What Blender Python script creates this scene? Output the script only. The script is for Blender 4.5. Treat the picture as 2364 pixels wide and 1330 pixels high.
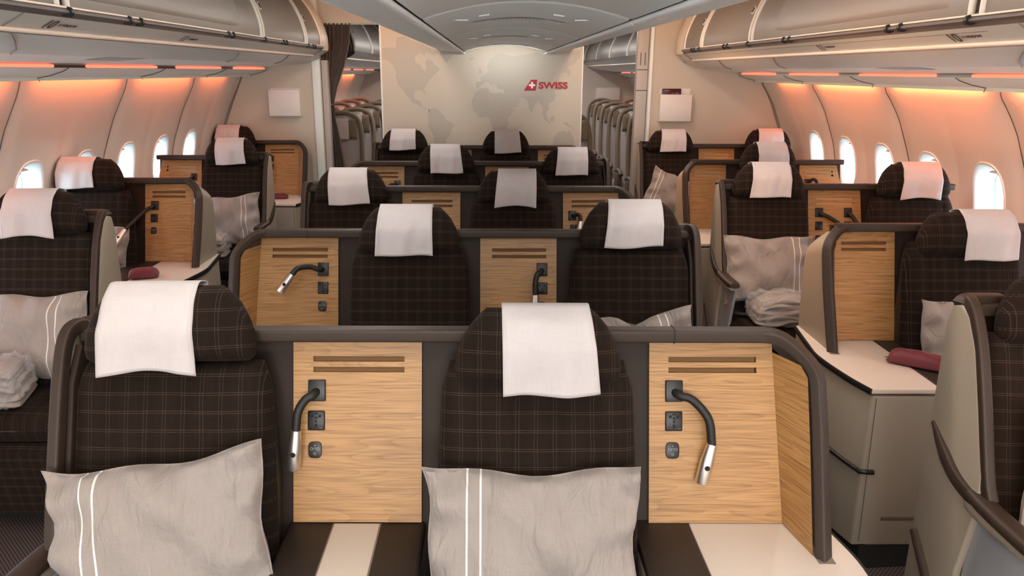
import bpy, bmesh, math, random
from math import sin, cos, pi, radians
from mathutils import Vector, Matrix
random.seed(7)
S = bpy.context.scene
COL = S.collection
for o in list(bpy.data.objects): bpy.data.objects.remove(o)

# ------------------------------------------------------------------ camera
cam = bpy.data.cameras.new('camera'); camo = bpy.data.objects.new('camera', cam); COL.objects.link(camo)
cam.sensor_width = 36; cam.lens = 27.03; cam.shift_x = 0.0199; cam.clip_start = .02
PITCH = math.atan(500/1775)
camo.rotation_mode = 'XYZ'
camo.matrix_world = Matrix.Translation((0, 0, 1.785)) @ Matrix.Rotation(pi/2-PITCH, 4, 'X') @ Matrix.Rotation(.002, 4, 'Z')
S.camera = camo
# ------------------------------------------------------------------ world, exposure, lights
W = bpy.data.worlds.new('sky'); S.world = W; W.use_nodes = True
bg = W.node_tree.nodes['Background']; bg.inputs[0].default_value = (.88, .96, 1, 1); bg.inputs[1].default_value = 13.0
S.view_settings.view_transform = 'Standard'; S.view_settings.look = 'None'; S.view_settings.gamma = 1
S.view_settings.use_curve_mapping = False; S.view_settings.exposure = 0.3

def area(name, loc, sx, sy, power, col, direction):
    l = bpy.data.lights.new(name, 'AREA'); l.shape = 'RECTANGLE'; l.size = sx; l.size_y = sy
    l.energy = power; l.color = col
    o = bpy.data.objects.new(name, l); COL.objects.link(o); o.location = loc
    o.rotation_euler = Vector(direction).to_track_quat('-Z', 'Y').to_euler()
    return o
YN_ = -6.0
WARM = (1, .95, .89); ORANGE = (1, .18, .05); PEACH = (1, .45, .17)
XC = .09
# ceiling lamps of the cabin: two rows of flush lamps over the aisles, running through the whole cabin
for k, y in enumerate((-5.4, -3.8, -2.2, -.6, 1.0, 2.6, 4.2, 5.8)):
    for sx in (-1, 1):
        area('aisle_ceiling_lamp', (XC+sx*.80, y, 2.36), .22, 1.2, 7, WARM, (0, 0, -1))
# frontal fill panel added at the forward end; no open door is built there
area('frontal_fill_panel', (XC, YN_+.15, 1.42), 4.4, 1.8, 200, (1, .975, .96), (0, 1, .12))
for y in (-2.2, -1.0):
    area('forward_fill_lamp', (XC, y, 2.25), 1.6, .6, 14, WARM, (0, .35, -1))  # added fill from behind the camera, not a galley fixture
for y in (8.9, 10.9, 12.8):
    for sx in (-1, 1):
        area('rear_aisle_lamp', (XC+sx*.8, y, 2.34), .22, 1.0, 13, (1, .93, .86), (0, 0, -1))
for y in (-.9, .2, 1.2):
    area('centre_fill_lamp', (.11, y, 1.955), .45, .12, 2.6, WARM, (0, .5, -1))  # unseen fill added for the centre seats that the flaps shadow
area('bulkhead_fill_lamp', (.11, 6.62, 1.93), .55, .02, 1.3, WARM, (0, 1, -.45))  # hidden fill added to brighten the map bulkhead
# orange mood lighting: strips on top of the centre ceiling fairing washing the bins
for sx, pw in ((-1, 1.8), (1, 10)):
    area('header_fill_lamp', (XC+sx*.95, 6.3, 2.30), .5, .08, 2.0, PEACH, (0, 1, -.1))  # orange fill added to lift the dark header over the aisle
    for y in (1.0, 3.4, 5.6):
        area('mood_strip_lamp', (.11+sx*.57, y, 2.03), .05, 2.0, pw, PEACH, (sx*1, 0, .12))

# ------------------------------------------------------------------ object helpers
def tag(o, label=None, cat=None, group=None, kind=None):
    if label: o['label'] = label
    if cat: o['category'] = cat
    if group: o['group'] = group
    if kind: o['kind'] = kind
    return o
def empty(name, loc, label=None, cat=None, group=None, rz=0, kind=None):
    o = bpy.data.objects.new(name, None); COL.objects.link(o); o.location = loc; o.rotation_euler = (0, 0, rz)
    o.empty_display_size = .05
    return tag(o, label, cat, group, kind)
def link(name, me, parent=None, loc=None):
    o = bpy.data.objects.new(name, me); COL.objects.link(o)
    if parent: o.parent = parent
    if loc: o.location = loc
    return o
def mkmesh(verts, faces, mat, uvs=None, smooth=True, name='mesh'):
    me = bpy.data.meshes.new(name); me.from_pydata([tuple(v) for v in verts], [], faces)
    if uvs:
        uvl = me.uv_layers.new(name='UVMap')
        for lp in me.loops: uvl.data[lp.index].uv = uvs[lp.vertex_index]
    if smooth:
        for p in me.polygons: p.use_smooth = True
    me.materials.append(mat); me.update()
    return me
CACHE = {}
def cached(key, fn):
    if key not in CACHE: CACHE[key] = fn()
    return CACHE[key]
class MB:
    """collects shapes into one mesh"""
    def __init__(s): s.v = []; s.f = []; s.uv = []
    def add(s, v, f, uv=None):
        n = len(s.v); s.v += [tuple(q) for q in v]; s.f += [tuple(i+n for i in q) for q in f]
        s.uv += uv if uv else [(q[0], q[2]) for q in v]
        return s
    def box(s, x0, x1, y0, y1, z0, z1):
        v = [(x0, y0, z0), (x1, y0, z0), (x1, y1, z0), (x0, y1, z0), (x0, y0, z1), (x1, y0, z1), (x1, y1, z1), (x0, y1, z1)]
        return s.add(v, [(0, 3, 2, 1), (4, 5, 6, 7), (0, 1, 5, 4), (1, 2, 6, 5), (2, 3, 7, 6), (3, 0, 4, 7)])
    def prism(s, pts, ax, a, b):
        """extrude a polygon (2D pts) along axis ax from a to b; pts are the other two coords in xyz order"""
        def P(p, t):
            return {'x': (t, p[0], p[1]), 'y': (p[0], t, p[1]), 'z': (p[0], p[1], t)}[ax]
        n = len(pts); v = [P(p, a) for p in pts]+[P(p, b) for p in pts]
        f = [tuple(range(n)), tuple(range(2*n-1, n-1, -1))]+[(i, i+n, (i+1) % n+n, (i+1) % n) for i in range(n)]
        return s.add(v, f)
    def tube(s, path, r, n=10, caps=True, rz=None, power=2.0):
        """sweep a (super)ellipse along a path; r radius or list; rz other radius"""
        path = [Vector(p) for p in path]; m = len(path); v = []; f = []
        up = None
        for i, p in enumerate(path):
            t = (path[min(i+1, m-1)]-path[max(i-1, 0)]).normalized()
            if up is None:
                up = Vector((0, 0, 1)) if abs(t.z) < .9 else Vector((0, 1, 0))
            sd = t.cross(up).normalized(); up = sd.cross(t).normalized()
            ra = r[i] if isinstance(r, (list, tuple)) else r
            rb = (rz[i] if isinstance(rz, (list, tuple)) else rz) if rz else ra
            for k in range(n):
                a = 2*pi*k/n+pi/n; c, d = cos(a), sin(a)
                c = math.copysign(abs(c)**(2/power), c); d = math.copysign(abs(d)**(2/power), d)
                v.append(p+sd*ra*c+up*rb*d)
        for i in range(m-1):
            for k in range(n):
                f.append((i*n+k, i*n+(k+1) % n, (i+1)*n+(k+1) % n, (i+1)*n+k))
        if caps: f += [tuple(range(n-1, -1, -1)), tuple(range((m-1)*n, m*n))]
        return s.add(v, f)
    def make(s, mat, smooth=False, bevel=0, seg=2, name='mesh', auto=True):
        me = bpy.data.meshes.new(name); me.from_pydata(s.v, [], s.f)
        uvl = me.uv_layers.new(name='UVMap')
        for lp in me.loops: uvl.data[lp.index].uv = s.uv[lp.vertex_index]
        bm = bmesh.new(); bm.from_mesh(me)
        bmesh.ops.recalc_face_normals(bm, faces=bm.faces)
        if bevel:
            es = [e for e in bm.edges if len(e.link_faces) == 2 and e.calc_face_angle(0) > .45]
            bmesh.ops.bevel(bm, geom=es, offset=bevel, segments=seg, affect='EDGES', profile=.5, clamp_overlap=True)
            smooth = True
        bm.to_mesh(me); bm.free()
        me.materials.append(mat)
        if smooth:
            for p in me.polygons: p.use_smooth = True
            try: me.set_sharp_from_angle(angle=radians(50))
            except Exception: pass
        return me
def bez(pts, n=14):
    """Catmull-Rom through points"""
    P = [Vector(p) for p in pts]; P = [P[0]*2-P[1]]+P+[P[-1]*2-P[-2]]; out = []
    for i in range(1, len(P)-2):
        for k in range(n):
            t = k/n; a, b, c, d = P[i-1], P[i], P[i+1], P[i+2]
            out.append(.5*((2*b)+(c-a)*t+(2*a-5*b+4*c-d)*t*t+(3*b-a-3*c+d)*t**3))
    out.append(P[-2]); return out
def lerp(a, b, t): return a+(b-a)*t
def interp(pts, t):
    for (a, b), (c, d) in zip(pts, pts[1:]):
        if t <= c: return b+(d-b)*(t-a)/(c-a) if c > a else b
    return pts[-1][1]

# ------------------------------------------------------------------ materials
def mat(name, col, rough=.5, metal=0, spec=.5, sheen=0, bump=None, coat=0, var=0, varscale=30):
    m = bpy.data.materials.new(name); m.use_nodes = True; nt = m.node_tree; b = nt.nodes['Principled BSDF']
    b.inputs['Base Color'].default_value = (*col, 1); b.inputs['Roughness'].default_value = rough
    b.inputs['Metallic'].default_value = metal; b.inputs['Specular IOR Level'].default_value = spec
    b.inputs['Sheen Weight'].default_value = sheen; b.inputs['Coat Weight'].default_value = coat
    b.inputs['Sheen Roughness'].default_value = .4
    tc = nt.nodes.new('ShaderNodeTexCoord')
    if bump:
        n = nt.nodes.new('ShaderNodeTexNoise'); n.inputs['Scale'].default_value = bump[0]; n.inputs['Detail'].default_value = 3
        bp = nt.nodes.new('ShaderNodeBump'); bp.inputs['Strength'].default_value = bump[1]; bp.inputs['Distance'].default_value = .002
        nt.links.new(tc.outputs['Object'], n.inputs['Vector']); nt.links.new(n.outputs['Fac'], bp.inputs['Height'])
        nt.links.new(bp.outputs['Normal'], b.inputs['Normal'])
    if var:
        n = nt.nodes.new('ShaderNodeTexNoise'); n.inputs['Scale'].default_value = varscale; n.inputs['Detail'].default_value = 4
        mx = nt.nodes.new('ShaderNodeMix'); mx.data_type = 'RGBA'
        mx.inputs[6].default_value = (*[c*(1-var) for c in col], 1); mx.inputs[7].default_value = (*[min(1, c*(1+var)) for c in col], 1)
        nt.links.new(tc.outputs['Object'], n.inputs['Vector']); nt.links.new(n.outputs['Fac'], mx.inputs[0])
        nt.links.new(mx.outputs[2], b.inputs['Base Color'])
    return m
def N(nt, t, **k):
    n = nt.nodes.new(t)
    for a, v in k.items():
        if a.startswith('i'): n.inputs[int(a[1:])].default_value = v
        else: setattr(n, a, v)
    return n
def M(nt, op, a, b=None, c=None):
    n = nt.nodes.new('ShaderNodeMath'); n.operation = op
    for i, v in enumerate((a, b, c)):
        if v is None: continue
        if isinstance(v, (int, float)): n.inputs[i].default_value = v
        else: nt.links.new(v, n.inputs[i])
    return n.outputs[0]

def plaid():
    m = mat('plaid_fabric', (.019, .012, .009), rough=.9, spec=.1, sheen=.03); nt = m.node_tree; b = nt.nodes['Principled BSDF']
    b.inputs['Sheen Tint'].default_value = (1, .85, .75, 1)
    uv = nt.nodes.new('ShaderNodeUVMap'); sp = nt.nodes.new('ShaderNodeSeparateXYZ'); nt.links.new(uv.outputs[0], sp.inputs[0])
    ns = N(nt, 'ShaderNodeTexNoise'); ns.inputs['Scale'].default_value = 9; ns.inputs['Detail'].default_value = 1
    nt.links.new(uv.outputs[0], ns.inputs['Vector'])
    wob = M(nt, 'MULTIPLY', M(nt, 'SUBTRACT', ns.outputs['Fac'], .5), .006)
    def lines(c, o, per, off, w):
        cc = M(nt, 'ADD', c, wob)
        fr = M(nt, 'MODULO', M(nt, 'ADD', cc, 10+off), per)
        l = M(nt, 'LESS_THAN', M(nt, 'ABSOLUTE', M(nt, 'SUBTRACT', fr, per/2)), w)
        d = M(nt, 'GREATER_THAN', M(nt, 'MODULO', M(nt, 'ADD', o, 10), .0036), .0012)
        return M(nt, 'MULTIPLY', l, d)
    x, y = sp.outputs[0], sp.outputs[1]
    g = M(nt, 'MAXIMUM', lines(x, y, .043, 0, .00062), lines(x, y, .043, .0075, .00062))
    h = M(nt, 'MAXIMUM', lines(y, x, .042, 0, .00062), lines(y, x, .042, .005, .00062))
    l = M(nt, 'MAXIMUM', M(nt, 'MULTIPLY', g, .75), h)
    # soft woven checks
    ck = M(nt, 'MULTIPLY', M(nt, 'LESS_THAN', M(nt, 'MODULO', M(nt, 'ADD', x, 10), .086), .043), .25)
    base = N(nt, 'ShaderNodeMix', data_type='RGBA'); base.inputs[6].default_value = (.0155, .0095, .0068, 1); base.inputs[7].default_value = (.022, .0135, .0095, 1)
    nt.links.new(ck, base.inputs[0])
    mx = N(nt, 'ShaderNodeMix', data_type='RGBA'); mx.inputs[7].default_value = (.078, .056, .045, 1)
    nt.links.new(l, mx.inputs[0]); nt.links.new(base.outputs[2], mx.inputs[6]); nt.links.new(mx.outputs[2], b.inputs['Base Color'])
    w = N(nt, 'ShaderNodeTexNoise'); w.inputs['Scale'].default_value = 900
    bp = N(nt, 'ShaderNodeBump'); bp.inputs['Strength'].default_value = .35; bp.inputs['Distance'].default_value = .0015
    nt.links.new(uv.outputs[0], w.inputs['Vector']); nt.links.new(w.outputs['Fac'], bp.inputs['Height']); nt.links.new(bp.outputs['Normal'], b.inputs['Normal'])
    return m
def wood(name='light_wood', c1=(.44, .235, .088), c2=(.205, .090, .028)):
    m = mat(name, c1, rough=.38, spec=.35); nt = m.node_tree; b = nt.nodes['Principled BSDF']
    uv = nt.nodes.new('ShaderNodeUVMap')
    oi = nt.nodes.new('ShaderNodeObjectInfo')
    mp = N(nt, 'ShaderNodeMapping'); mp.inputs['Scale'].default_value = (1.1, 11, 1)
    cb = N(nt, 'ShaderNodeCombineXYZ'); nt.links.new(M(nt, 'MULTIPLY', oi.outputs['Random'], 3.0), cb.inputs[0]); nt.links.new(M(nt, 'MULTIPLY', oi.outputs['Random'], 7.0), cb.inputs[1])
    nt.links.new(cb.outputs[0], mp.inputs['Location']); nt.links.new(uv.outputs[0], mp.inputs['Vector'])
    n1 = N(nt, 'ShaderNodeTexNoise'); n1.inputs['Scale'].default_value = 1.1; n1.inputs['Detail'].default_value = 1.5; n1.inputs['Distortion'].default_value = .12
    nt.links.new(mp.outputs[0], n1.inputs['Vector'])
    rings = M(nt, 'FRACT', M(nt, 'MULTIPLY', n1.outputs['Fac'], 20))
    rings = M(nt, 'POWER', rings, 2.2)
    mp2 = N(nt, 'ShaderNodeMapping'); mp2.inputs['Scale'].default_value = (6, 210, 1); nt.links.new(uv.outputs[0], mp2.inputs['Vector'])
    n2 = N(nt, 'ShaderNodeTexNoise'); n2.inputs['Scale'].default_value = 1; n2.inputs['Detail'].default_value = 3; nt.links.new(mp2.outputs[0], n2.inputs['Vector'])
    f = M(nt, 'ADD', M(nt, 'MULTIPLY', rings, .34), M(nt, 'MULTIPLY', M(nt, 'SUBTRACT', n2.outputs['Fac'], .43), 2.4))
    f = M(nt, 'MAXIMUM', M(nt, 'MINIMUM', f, 1), 0)
    mx = N(nt, 'ShaderNodeMix', data_type='RGBA'); mx.inputs[6].default_value = (*c1, 1); mx.inputs[7].default_value = (*c2, 1)
    nt.links.new(f, mx.inputs[0]); nt.links.new(mx.outputs[2], b.inputs['Base Color'])
    return m
def linen(name, col, stripes=False, scale=700, bumps=.25):
    m = mat(name, col, rough=.85, spec=.2, sheen=.15); nt = m.node_tree; b = nt.nodes['Principled BSDF']
    uv = nt.nodes.new('ShaderNodeUVMap'); sp = nt.nodes.new('ShaderNodeSeparateXYZ'); nt.links.new(uv.outputs[0], sp.inputs[0])
    def thread(sx, sy):
        mp = N(nt, 'ShaderNodeMapping'); mp.inputs['Scale'].default_value = (sx, sy, 1); nt.links.new(uv.outputs[0], mp.inputs['Vector'])
        n = N(nt, 'ShaderNodeTexNoise'); n.inputs['Scale'].default_value = 1; n.inputs['Detail'].default_value = 2; nt.links.new(mp.outputs[0], n.inputs['Vector'])
        return n.outputs['Fac']
    t = M(nt, 'MULTIPLY', M(nt, 'ADD', thread(scale, 25), thread(25, scale)), .5)
    mx = N(nt, 'ShaderNodeMix', data_type='RGBA'); mx.inputs[6].default_value = (*[c*.80 for c in col], 1); mx.inputs[7].default_value = (*[min(1, c*1.2) for c in col], 1)
    nt.links.new(t, mx.inputs[0]); out = mx.outputs[2]
    if stripes:
        x = sp.outputs[0]
        s1 = M(nt, 'LESS_THAN', M(nt, 'ABSOLUTE', M(nt, 'SUBTRACT', x, -.145)), .0022)
        s2 = M(nt, 'LESS_THAN', M(nt, 'ABSOLUTE', M(nt, 'SUBTRACT', x, -.115)), .0022)
        m2 = N(nt, 'ShaderNodeMix', data_type='RGBA'); m2.inputs[7].default_value = (.78, .74, .70, 1)
        nt.links.new(M(nt, 'MAXIMUM', s1, s2), m2.inputs[0]); nt.links.new(out, m2.inputs[6]); out = m2.outputs[2]
    nt.links.new(out, b.inputs['Base Color'])
    if stripes:
        nz = N(nt, 'ShaderNodeTexNoise'); nz.inputs['Scale'].default_value = 13; nz.inputs['Detail'].default_value = 5; nz.inputs['Distortion'].default_value = 1.2
        mpp = N(nt, 'ShaderNodeMapping'); mpp.inputs['Scale'].default_value = (1.6, .7, 1); oi = nt.nodes.new('ShaderNodeObjectInfo')
        nt.links.new(oi.outputs['Location'], mpp.inputs['Location']); nt.links.new(uv.outputs[0], mpp.inputs['Vector']); nt.links.new(mpp.outputs[0], nz.inputs['Vector'])
        t = M(nt, 'ADD', t, M(nt, 'MULTIPLY', nz.outputs['Fac'], 20.0)); bumps = .8
    bp = N(nt, 'ShaderNodeBump'); bp.inputs['Strength'].default_value = bumps; bp.inputs['Distance'].default_value = .001
    nt.links.new(t, bp.inputs['Height']); nt.links.new(bp.outputs['Normal'], b.inputs['Normal'])
    return m
def carpet():
    m = mat('aisle_carpet', (.045, .036, .036), rough=.95, spec=.1); nt = m.node_tree; b = nt.nodes['Principled BSDF']
    tc = nt.nodes.new('ShaderNodeTexCoord')
    ch = N(nt, 'ShaderNodeTexChecker'); ch.inputs['Scale'].default_value = 130
    ch.inputs['Color1'].default_value = (.030, .022, .023, 1); ch.inputs['Color2'].default_value = (.13, .105, .10, 1)
    nt.links.new(tc.outputs['Object'], ch.inputs['Vector']); nt.links.new(ch.outputs['Color'], b.inputs['Base Color'])
    return m
def perforated(name, col, hole, scale):
    m = mat(name, col, rough=.5); nt = m.node_tree; b = nt.nodes['Principled BSDF']
    uv = nt.nodes.new('ShaderNodeUVMap'); mp = N(nt, 'ShaderNodeMapping'); mp.inputs['Scale'].default_value = (scale, scale, 1)
    nt.links.new(uv.outputs[0], mp.inputs['Vector']); sp = nt.nodes.new('ShaderNodeSeparateXYZ'); nt.links.new(mp.outputs[0], sp.inputs[0])
    fx = M(nt, 'SUBTRACT', M(nt, 'FRACT', sp.outputs[0]), .5); fy = M(nt, 'SUBTRACT', M(nt, 'FRACT', sp.outputs[1]), .5)
    d = M(nt, 'ADD', M(nt, 'MULTIPLY', fx, fx), M(nt, 'MULTIPLY', fy, fy))
    mx = N(nt, 'ShaderNodeMix', data_type='RGBA'); mx.inputs[6].default_value = (*col, 1); mx.inputs[7].default_value = (*hole, 1)
    nt.links.new(M(nt, 'LESS_THAN', d, .10), mx.inputs[0]); nt.links.new(mx.outputs[2], b.inputs['Base Color'])
    return m
def emis(name, col, st):
    m = bpy.data.materials.new(name); m.use_nodes = True; b = m.node_tree.nodes['Principled BSDF']
    b.inputs['Base Color'].default_value = (*col, 1); b.inputs['Emission Color'].default_value = (*col, 1); b.inputs['Emission Strength'].default_value = st
    return m
PLAID = plaid(); WOOD = wood()
DARK = mat('dark_brown_shell', (.028, .0165, .0115), rough=.55, spec=.22)
RIM = mat('dark_trim', (.042, .0275, .020), rough=.48, spec=.3)
LEATHER = mat('dark_leather', (.021, .013, .009), rough=.5, bump=(350, .25))
TAUPE = mat('taupe_shell', (.30, .26, .205), rough=.5, spec=.4, bump=(900, .05))
WHITE = mat('white_laminate', (.68, .585, .50), rough=.35)
EDGE = mat('table_edge_strip', (.22, .18, .15), rough=.4)
BLACK = mat('black_plastic', (.006, .006, .006), rough=.4)
BLACK2 = mat('matt_black', (.003, .003, .003), rough=.8)
GREYP = mat('grey_plastic', (.08, .08, .08), rough=.5)
RUBBER = mat('lamp_rubber', (.010, .009, .008), rough=.55)
ALU = mat('brushed_aluminium', (.86, .83, .80), rough=.36, metal=1)
SILVER = mat('silver_panel', (.42, .45, .50), rough=.35, metal=.3)
STEEL = mat('steel', (.6, .6, .6), rough=.2, metal=1)
CLOTH = linen('white_cloth', (.57, .525, .52), scale=900, bumps=.15)
PILLOW = linen('pillow_linen', (.335, .29, .265), True)
BLANKET = linen('blanket_fabric', (.32, .275, .25), False, 300, .4)
MAROON = mat('maroon_fabric', (.14, .012, .022), rough=.55, sheen=.2, bump=(60, .3))
WALL = mat('ivory_wall_lining', (.74, .70, .64), rough=.5, spec=.3)
WALLW = mat('pale_panel', (.84, .91, .89), rough=.45, spec=.3)
BULK = mat('bulkhead_fabric', (.60, .54, .45), rough=.7, bump=(500, .12), var=.04, varscale=300)
CEIL = mat('ceiling_panel', (.84, .89, .87), rough=.45)
CEILT = mat('ceiling_trim', (.88, .92, .91), rough=.35)
BIN = mat('bin_door', (.18, .165, .15), rough=.40)
BINP = mat('bin_recess', (.225, .205, .19), rough=.45)
BINW = mat('bin_edge', (.74, .69, .62), rough=.4)
BINB = mat('bin_underside', (.66, .70, .69), rough=.4)
PINK = mat('trim_bead', (.85, .72, .62), rough=.4)
DGREY = mat('rail_dark', (.10, .095, .10), rough=.35)
REVEAL = mat('window_reveal', (.85, .88, .87), rough=.4)
CURT = mat('brown_curtain', (.10, .066, .045), rough=.85, sheen=.3, bump=(200, .3))
PRINT = perforated('map_print', (.46, .42, .355), (.53, .485, .41), 105)
RED = mat('logo_red', (.42, .008, .022), rough=.5)
LOGOW = mat('logo_white', (.85, .82, .80), rough=.5)
INK = mat('dark_ink', (.06, .05, .05), rough=.6)
CARPET = carpet()
TRACK = mat('seat_track_cover', (.13, .10, .11), rough=.6)
ECO = mat('economy_fabric', (.19, .15, .105), rough=.8, bump=(300, .2))
ECOL = mat('economy_leather', (.36, .33, .33), rough=.55)
ECOD = mat('economy_plastic', (.09, .06, .042), rough=.5)
GRILLE = perforated('air_grille', (.62, .64, .62), (.12, .12, .12), 110)
GRILLE2 = perforated('air_grille_ceiling', (.62, .63, .60), (.98, .98, .97), 62)
STRIP = emis('red_strip_light', (1, .23, .13), 1.0)
def glass(name, rough=0, tint=(1, 1, 1)):
    m = bpy.data.materials.new(name); m.use_nodes = True; nt = m.node_tree; nt.nodes.clear()
    o = nt.nodes.new('ShaderNodeOutputMaterial'); t = nt.nodes.new('ShaderNodeBsdfTransparent'); t.inputs[0].default_value = (*tint, 1)
    g = nt.nodes.new('ShaderNodeBsdfGlossy'); g.inputs['Roughness'].default_value = .05
    mx = nt.nodes.new('ShaderNodeMixShader'); mx.inputs[0].default_value = .06
    nt.links.new(t.outputs[0], mx.inputs[1]); nt.links.new(g.outputs[0], mx.inputs[2]); nt.links.new(mx.outputs[0], o.inputs[0])
    return m
GLASS = glass('window_pane', tint=(.86, .95, 1))
PLASTIC = mat('clear_bag', (.8, .8, .8), rough=.15)
_b = PLASTIC.node_tree.nodes['Principled BSDF']; _b.inputs['Alpha'].default_value = .22; _b.inputs['Roughness'].default_value = .12
# ------------------------------------------------------------------ cabin shell
YN, YF = -6.0, 14.2          # forward end (behind the camera) and far end
YBL = 7.15; YBC = 7.0        # bulkheads
PR = {1: dict(wall=[(2.32, 0), (2.47, .3), (2.555, .6), (2.575, .9), (2.565, 1.1), (2.53, 1.26), (2.49, 1.36), (2.435, 1.5), (2.385, 1.60), (2.34, 1.67), (2.327, 1.71), (2.322, 1.76)],
              lip=[(2.262, 1.698), (2.268, 1.715), (2.20, 1.728), (2.14, 1.748), (2.115, 1.762)],
              strip=[(2.12, 1.764), (2.085, 1.776)],
              psu=[(2.085, 1.782), (1.95, 1.797), (1.80, 1.808)],
              under=[(1.80, 1.806), (1.72, 1.822), (1.66, 1.843), (1.61, 1.868)],
              bead=(1.592, 1.878), fascia=[(1.585, 1.885), (1.550, 1.908), (1.515, 1.93)], rail=(1.497, 1.952), door0=1.965),
      -1: dict(wall=[(2.32, 0), (2.47, .3), (2.555, .6), (2.575, .9), (2.565, 1.1), (2.53, 1.26), (2.49, 1.36), (2.435, 1.5), (2.385, 1.61), (2.345, 1.70), (2.33, 1.745), (2.325, 1.79)],
               lip=[(2.248, 1.738), (2.255, 1.752), (2.19, 1.764), (2.13, 1.783), (2.10, 1.798)],
               strip=[(2.105, 1.800), (2.07, 1.812)],
               psu=[(2.07, 1.818), (1.95, 1.832), (1.80, 1.845)],
               under=[(1.80, 1.843), (1.72, 1.857), (1.66, 1.878), (1.61, 1.900)],
               bead=(1.592, 1.910), fascia=[(1.585, 1.917), (1.550, 1.936), (1.515, 1.955)], rail=(1.497, 1.972), door0=1.985)}
def WX(sx, w): return XC+sx*w
WINY = [6.31-.56*k for k in range(21)]
NW = len(WINY)
TOPZ = 1.36; BOTZ = .90; WIN_ZC = 1.135; WIN_H = .165; WIN_W = .105
def wallpt(sx, z):
    pts = PR[sx]['wall']
    for (a, b), (c, d) in zip(pts, pts[1:]):
        if z <= d: return a+(c-a)*(z-b)/(d-b)
    return pts[-1][0]
def smooth_wall(sx, z):
    return (wallpt(sx, z-.05)+2*wallpt(sx, z)+wallpt(sx, z+.05))/4 if .06 < z < 1.66 else wallpt(sx, z)
def groove(y):
    """panels draw back softly at the joints every two windows, weakly between windows"""
    j = ((y-6.03)/.56+.0) % 2.0; d = min(j, 2-j)*.56
    g = -.022*math.exp(-(d/.055)**2)
    d2 = abs(j-1)*.56
    return g-.008*math.exp(-(d2/.05)**2)
def wallP(sx, y, z):
    fade = 1 if z < 1.5 else max(.35, 1-(z-1.5)/.25)
    w = smooth_wall(sx, z)-groove(y)*fade*(1 if z > .8 else .3)
    return (WX(sx, w), y, z)
def side_wall(sx, y0, y1, wins, name):
    mb = MB()
    # bays with a window opening
    zb, zt = .80, 1.42; rings = 9
    ca = math.atan2((zt-zb)/2, .28)
    crn = [0, ca, pi/2, pi-ca, pi, pi+ca, 1.5*pi, 2*pi-ca, 2*pi]
    ANG = [lerp(p, q, i/6) for p, q in zip(crn, crn[1:]) for i in range(6)]; n = len(ANG)
    for wy in wins:
        a, b = wy-.28, wy+.28
        V = []; F = []
        for r in range(rings):
            t = (r/(rings-1))**1.3
            for k in range(n):
                th = ANG[k]; c, s = cos(th), sin(th)
                # superellipse window outline
                ex = math.copysign(abs(c)**.75, c)*WIN_W*1.30; ez = math.copysign(abs(s)**.75, s)*WIN_H*1.17
                q = max(abs(c)/.28, abs(s)/((zt-zb)/2)); ox = c/q; oz = s/q
                yy = wy+lerp(ex, ox, t); zz = lerp(WIN_ZC+ez, (zb+zt)/2+oz, t)
                V.append(wallP(sx, yy, zz))
        for r in range(rings-1):
            for k in range(n):
                F.append((r*n+k, r*n+(k+1) % n, (r+1)*n+(k+1) % n, (r+1)*n+k))
        mb.add(V, F, [(v[1], v[2]) for v in V])
    def grid(ya, yb, za, zb, ny, nz, off=0):
        V = [(lambda q: (q[0]+sx*off, q[1], q[2]))(wallP(sx, lerp(ya, yb, i/ny), lerp(za, zb, j/nz))) for j in range(nz+1) for i in range(ny+1)]
        F = [(j*(ny+1)+i, j*(ny+1)+i+1, (j+1)*(ny+1)+i+1, (j+1)*(ny+1)+i) for j in range(nz) for i in range(ny)]
        mb.add(V, F, [(v[1], v[2]) for v in V])
    ny = max(4, int((y1-y0)/.035))
    grid(y0, y1, 0, .80, ny//2, 10); grid(y0, y1, 1.42, PR[sx]['wall'][-1][1], ny, 14)
    for z in (.80, 1.42): grid(y0, y1, z-.03, z+.03, ny, 2, .004)
    for wy in wins:
        for e in (-.28, .28): grid(wy+e-.02, wy+e+.02, .80, 1.42, 2, 20, .004)
    ws = sorted(wins); cur = y0
    for wy in ws+[None]:
        e = (wy-.28) if wy is not None else y1
        if e-cur > .01: grid(cur, e, .80, 1.42, max(2, int((e-cur)/.035)), 14)
        if wy is not None: cur = wy+.28
    o = link(name, mb.make(WALL, smooth=True)); tag(o, kind='structure')
    return o
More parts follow.
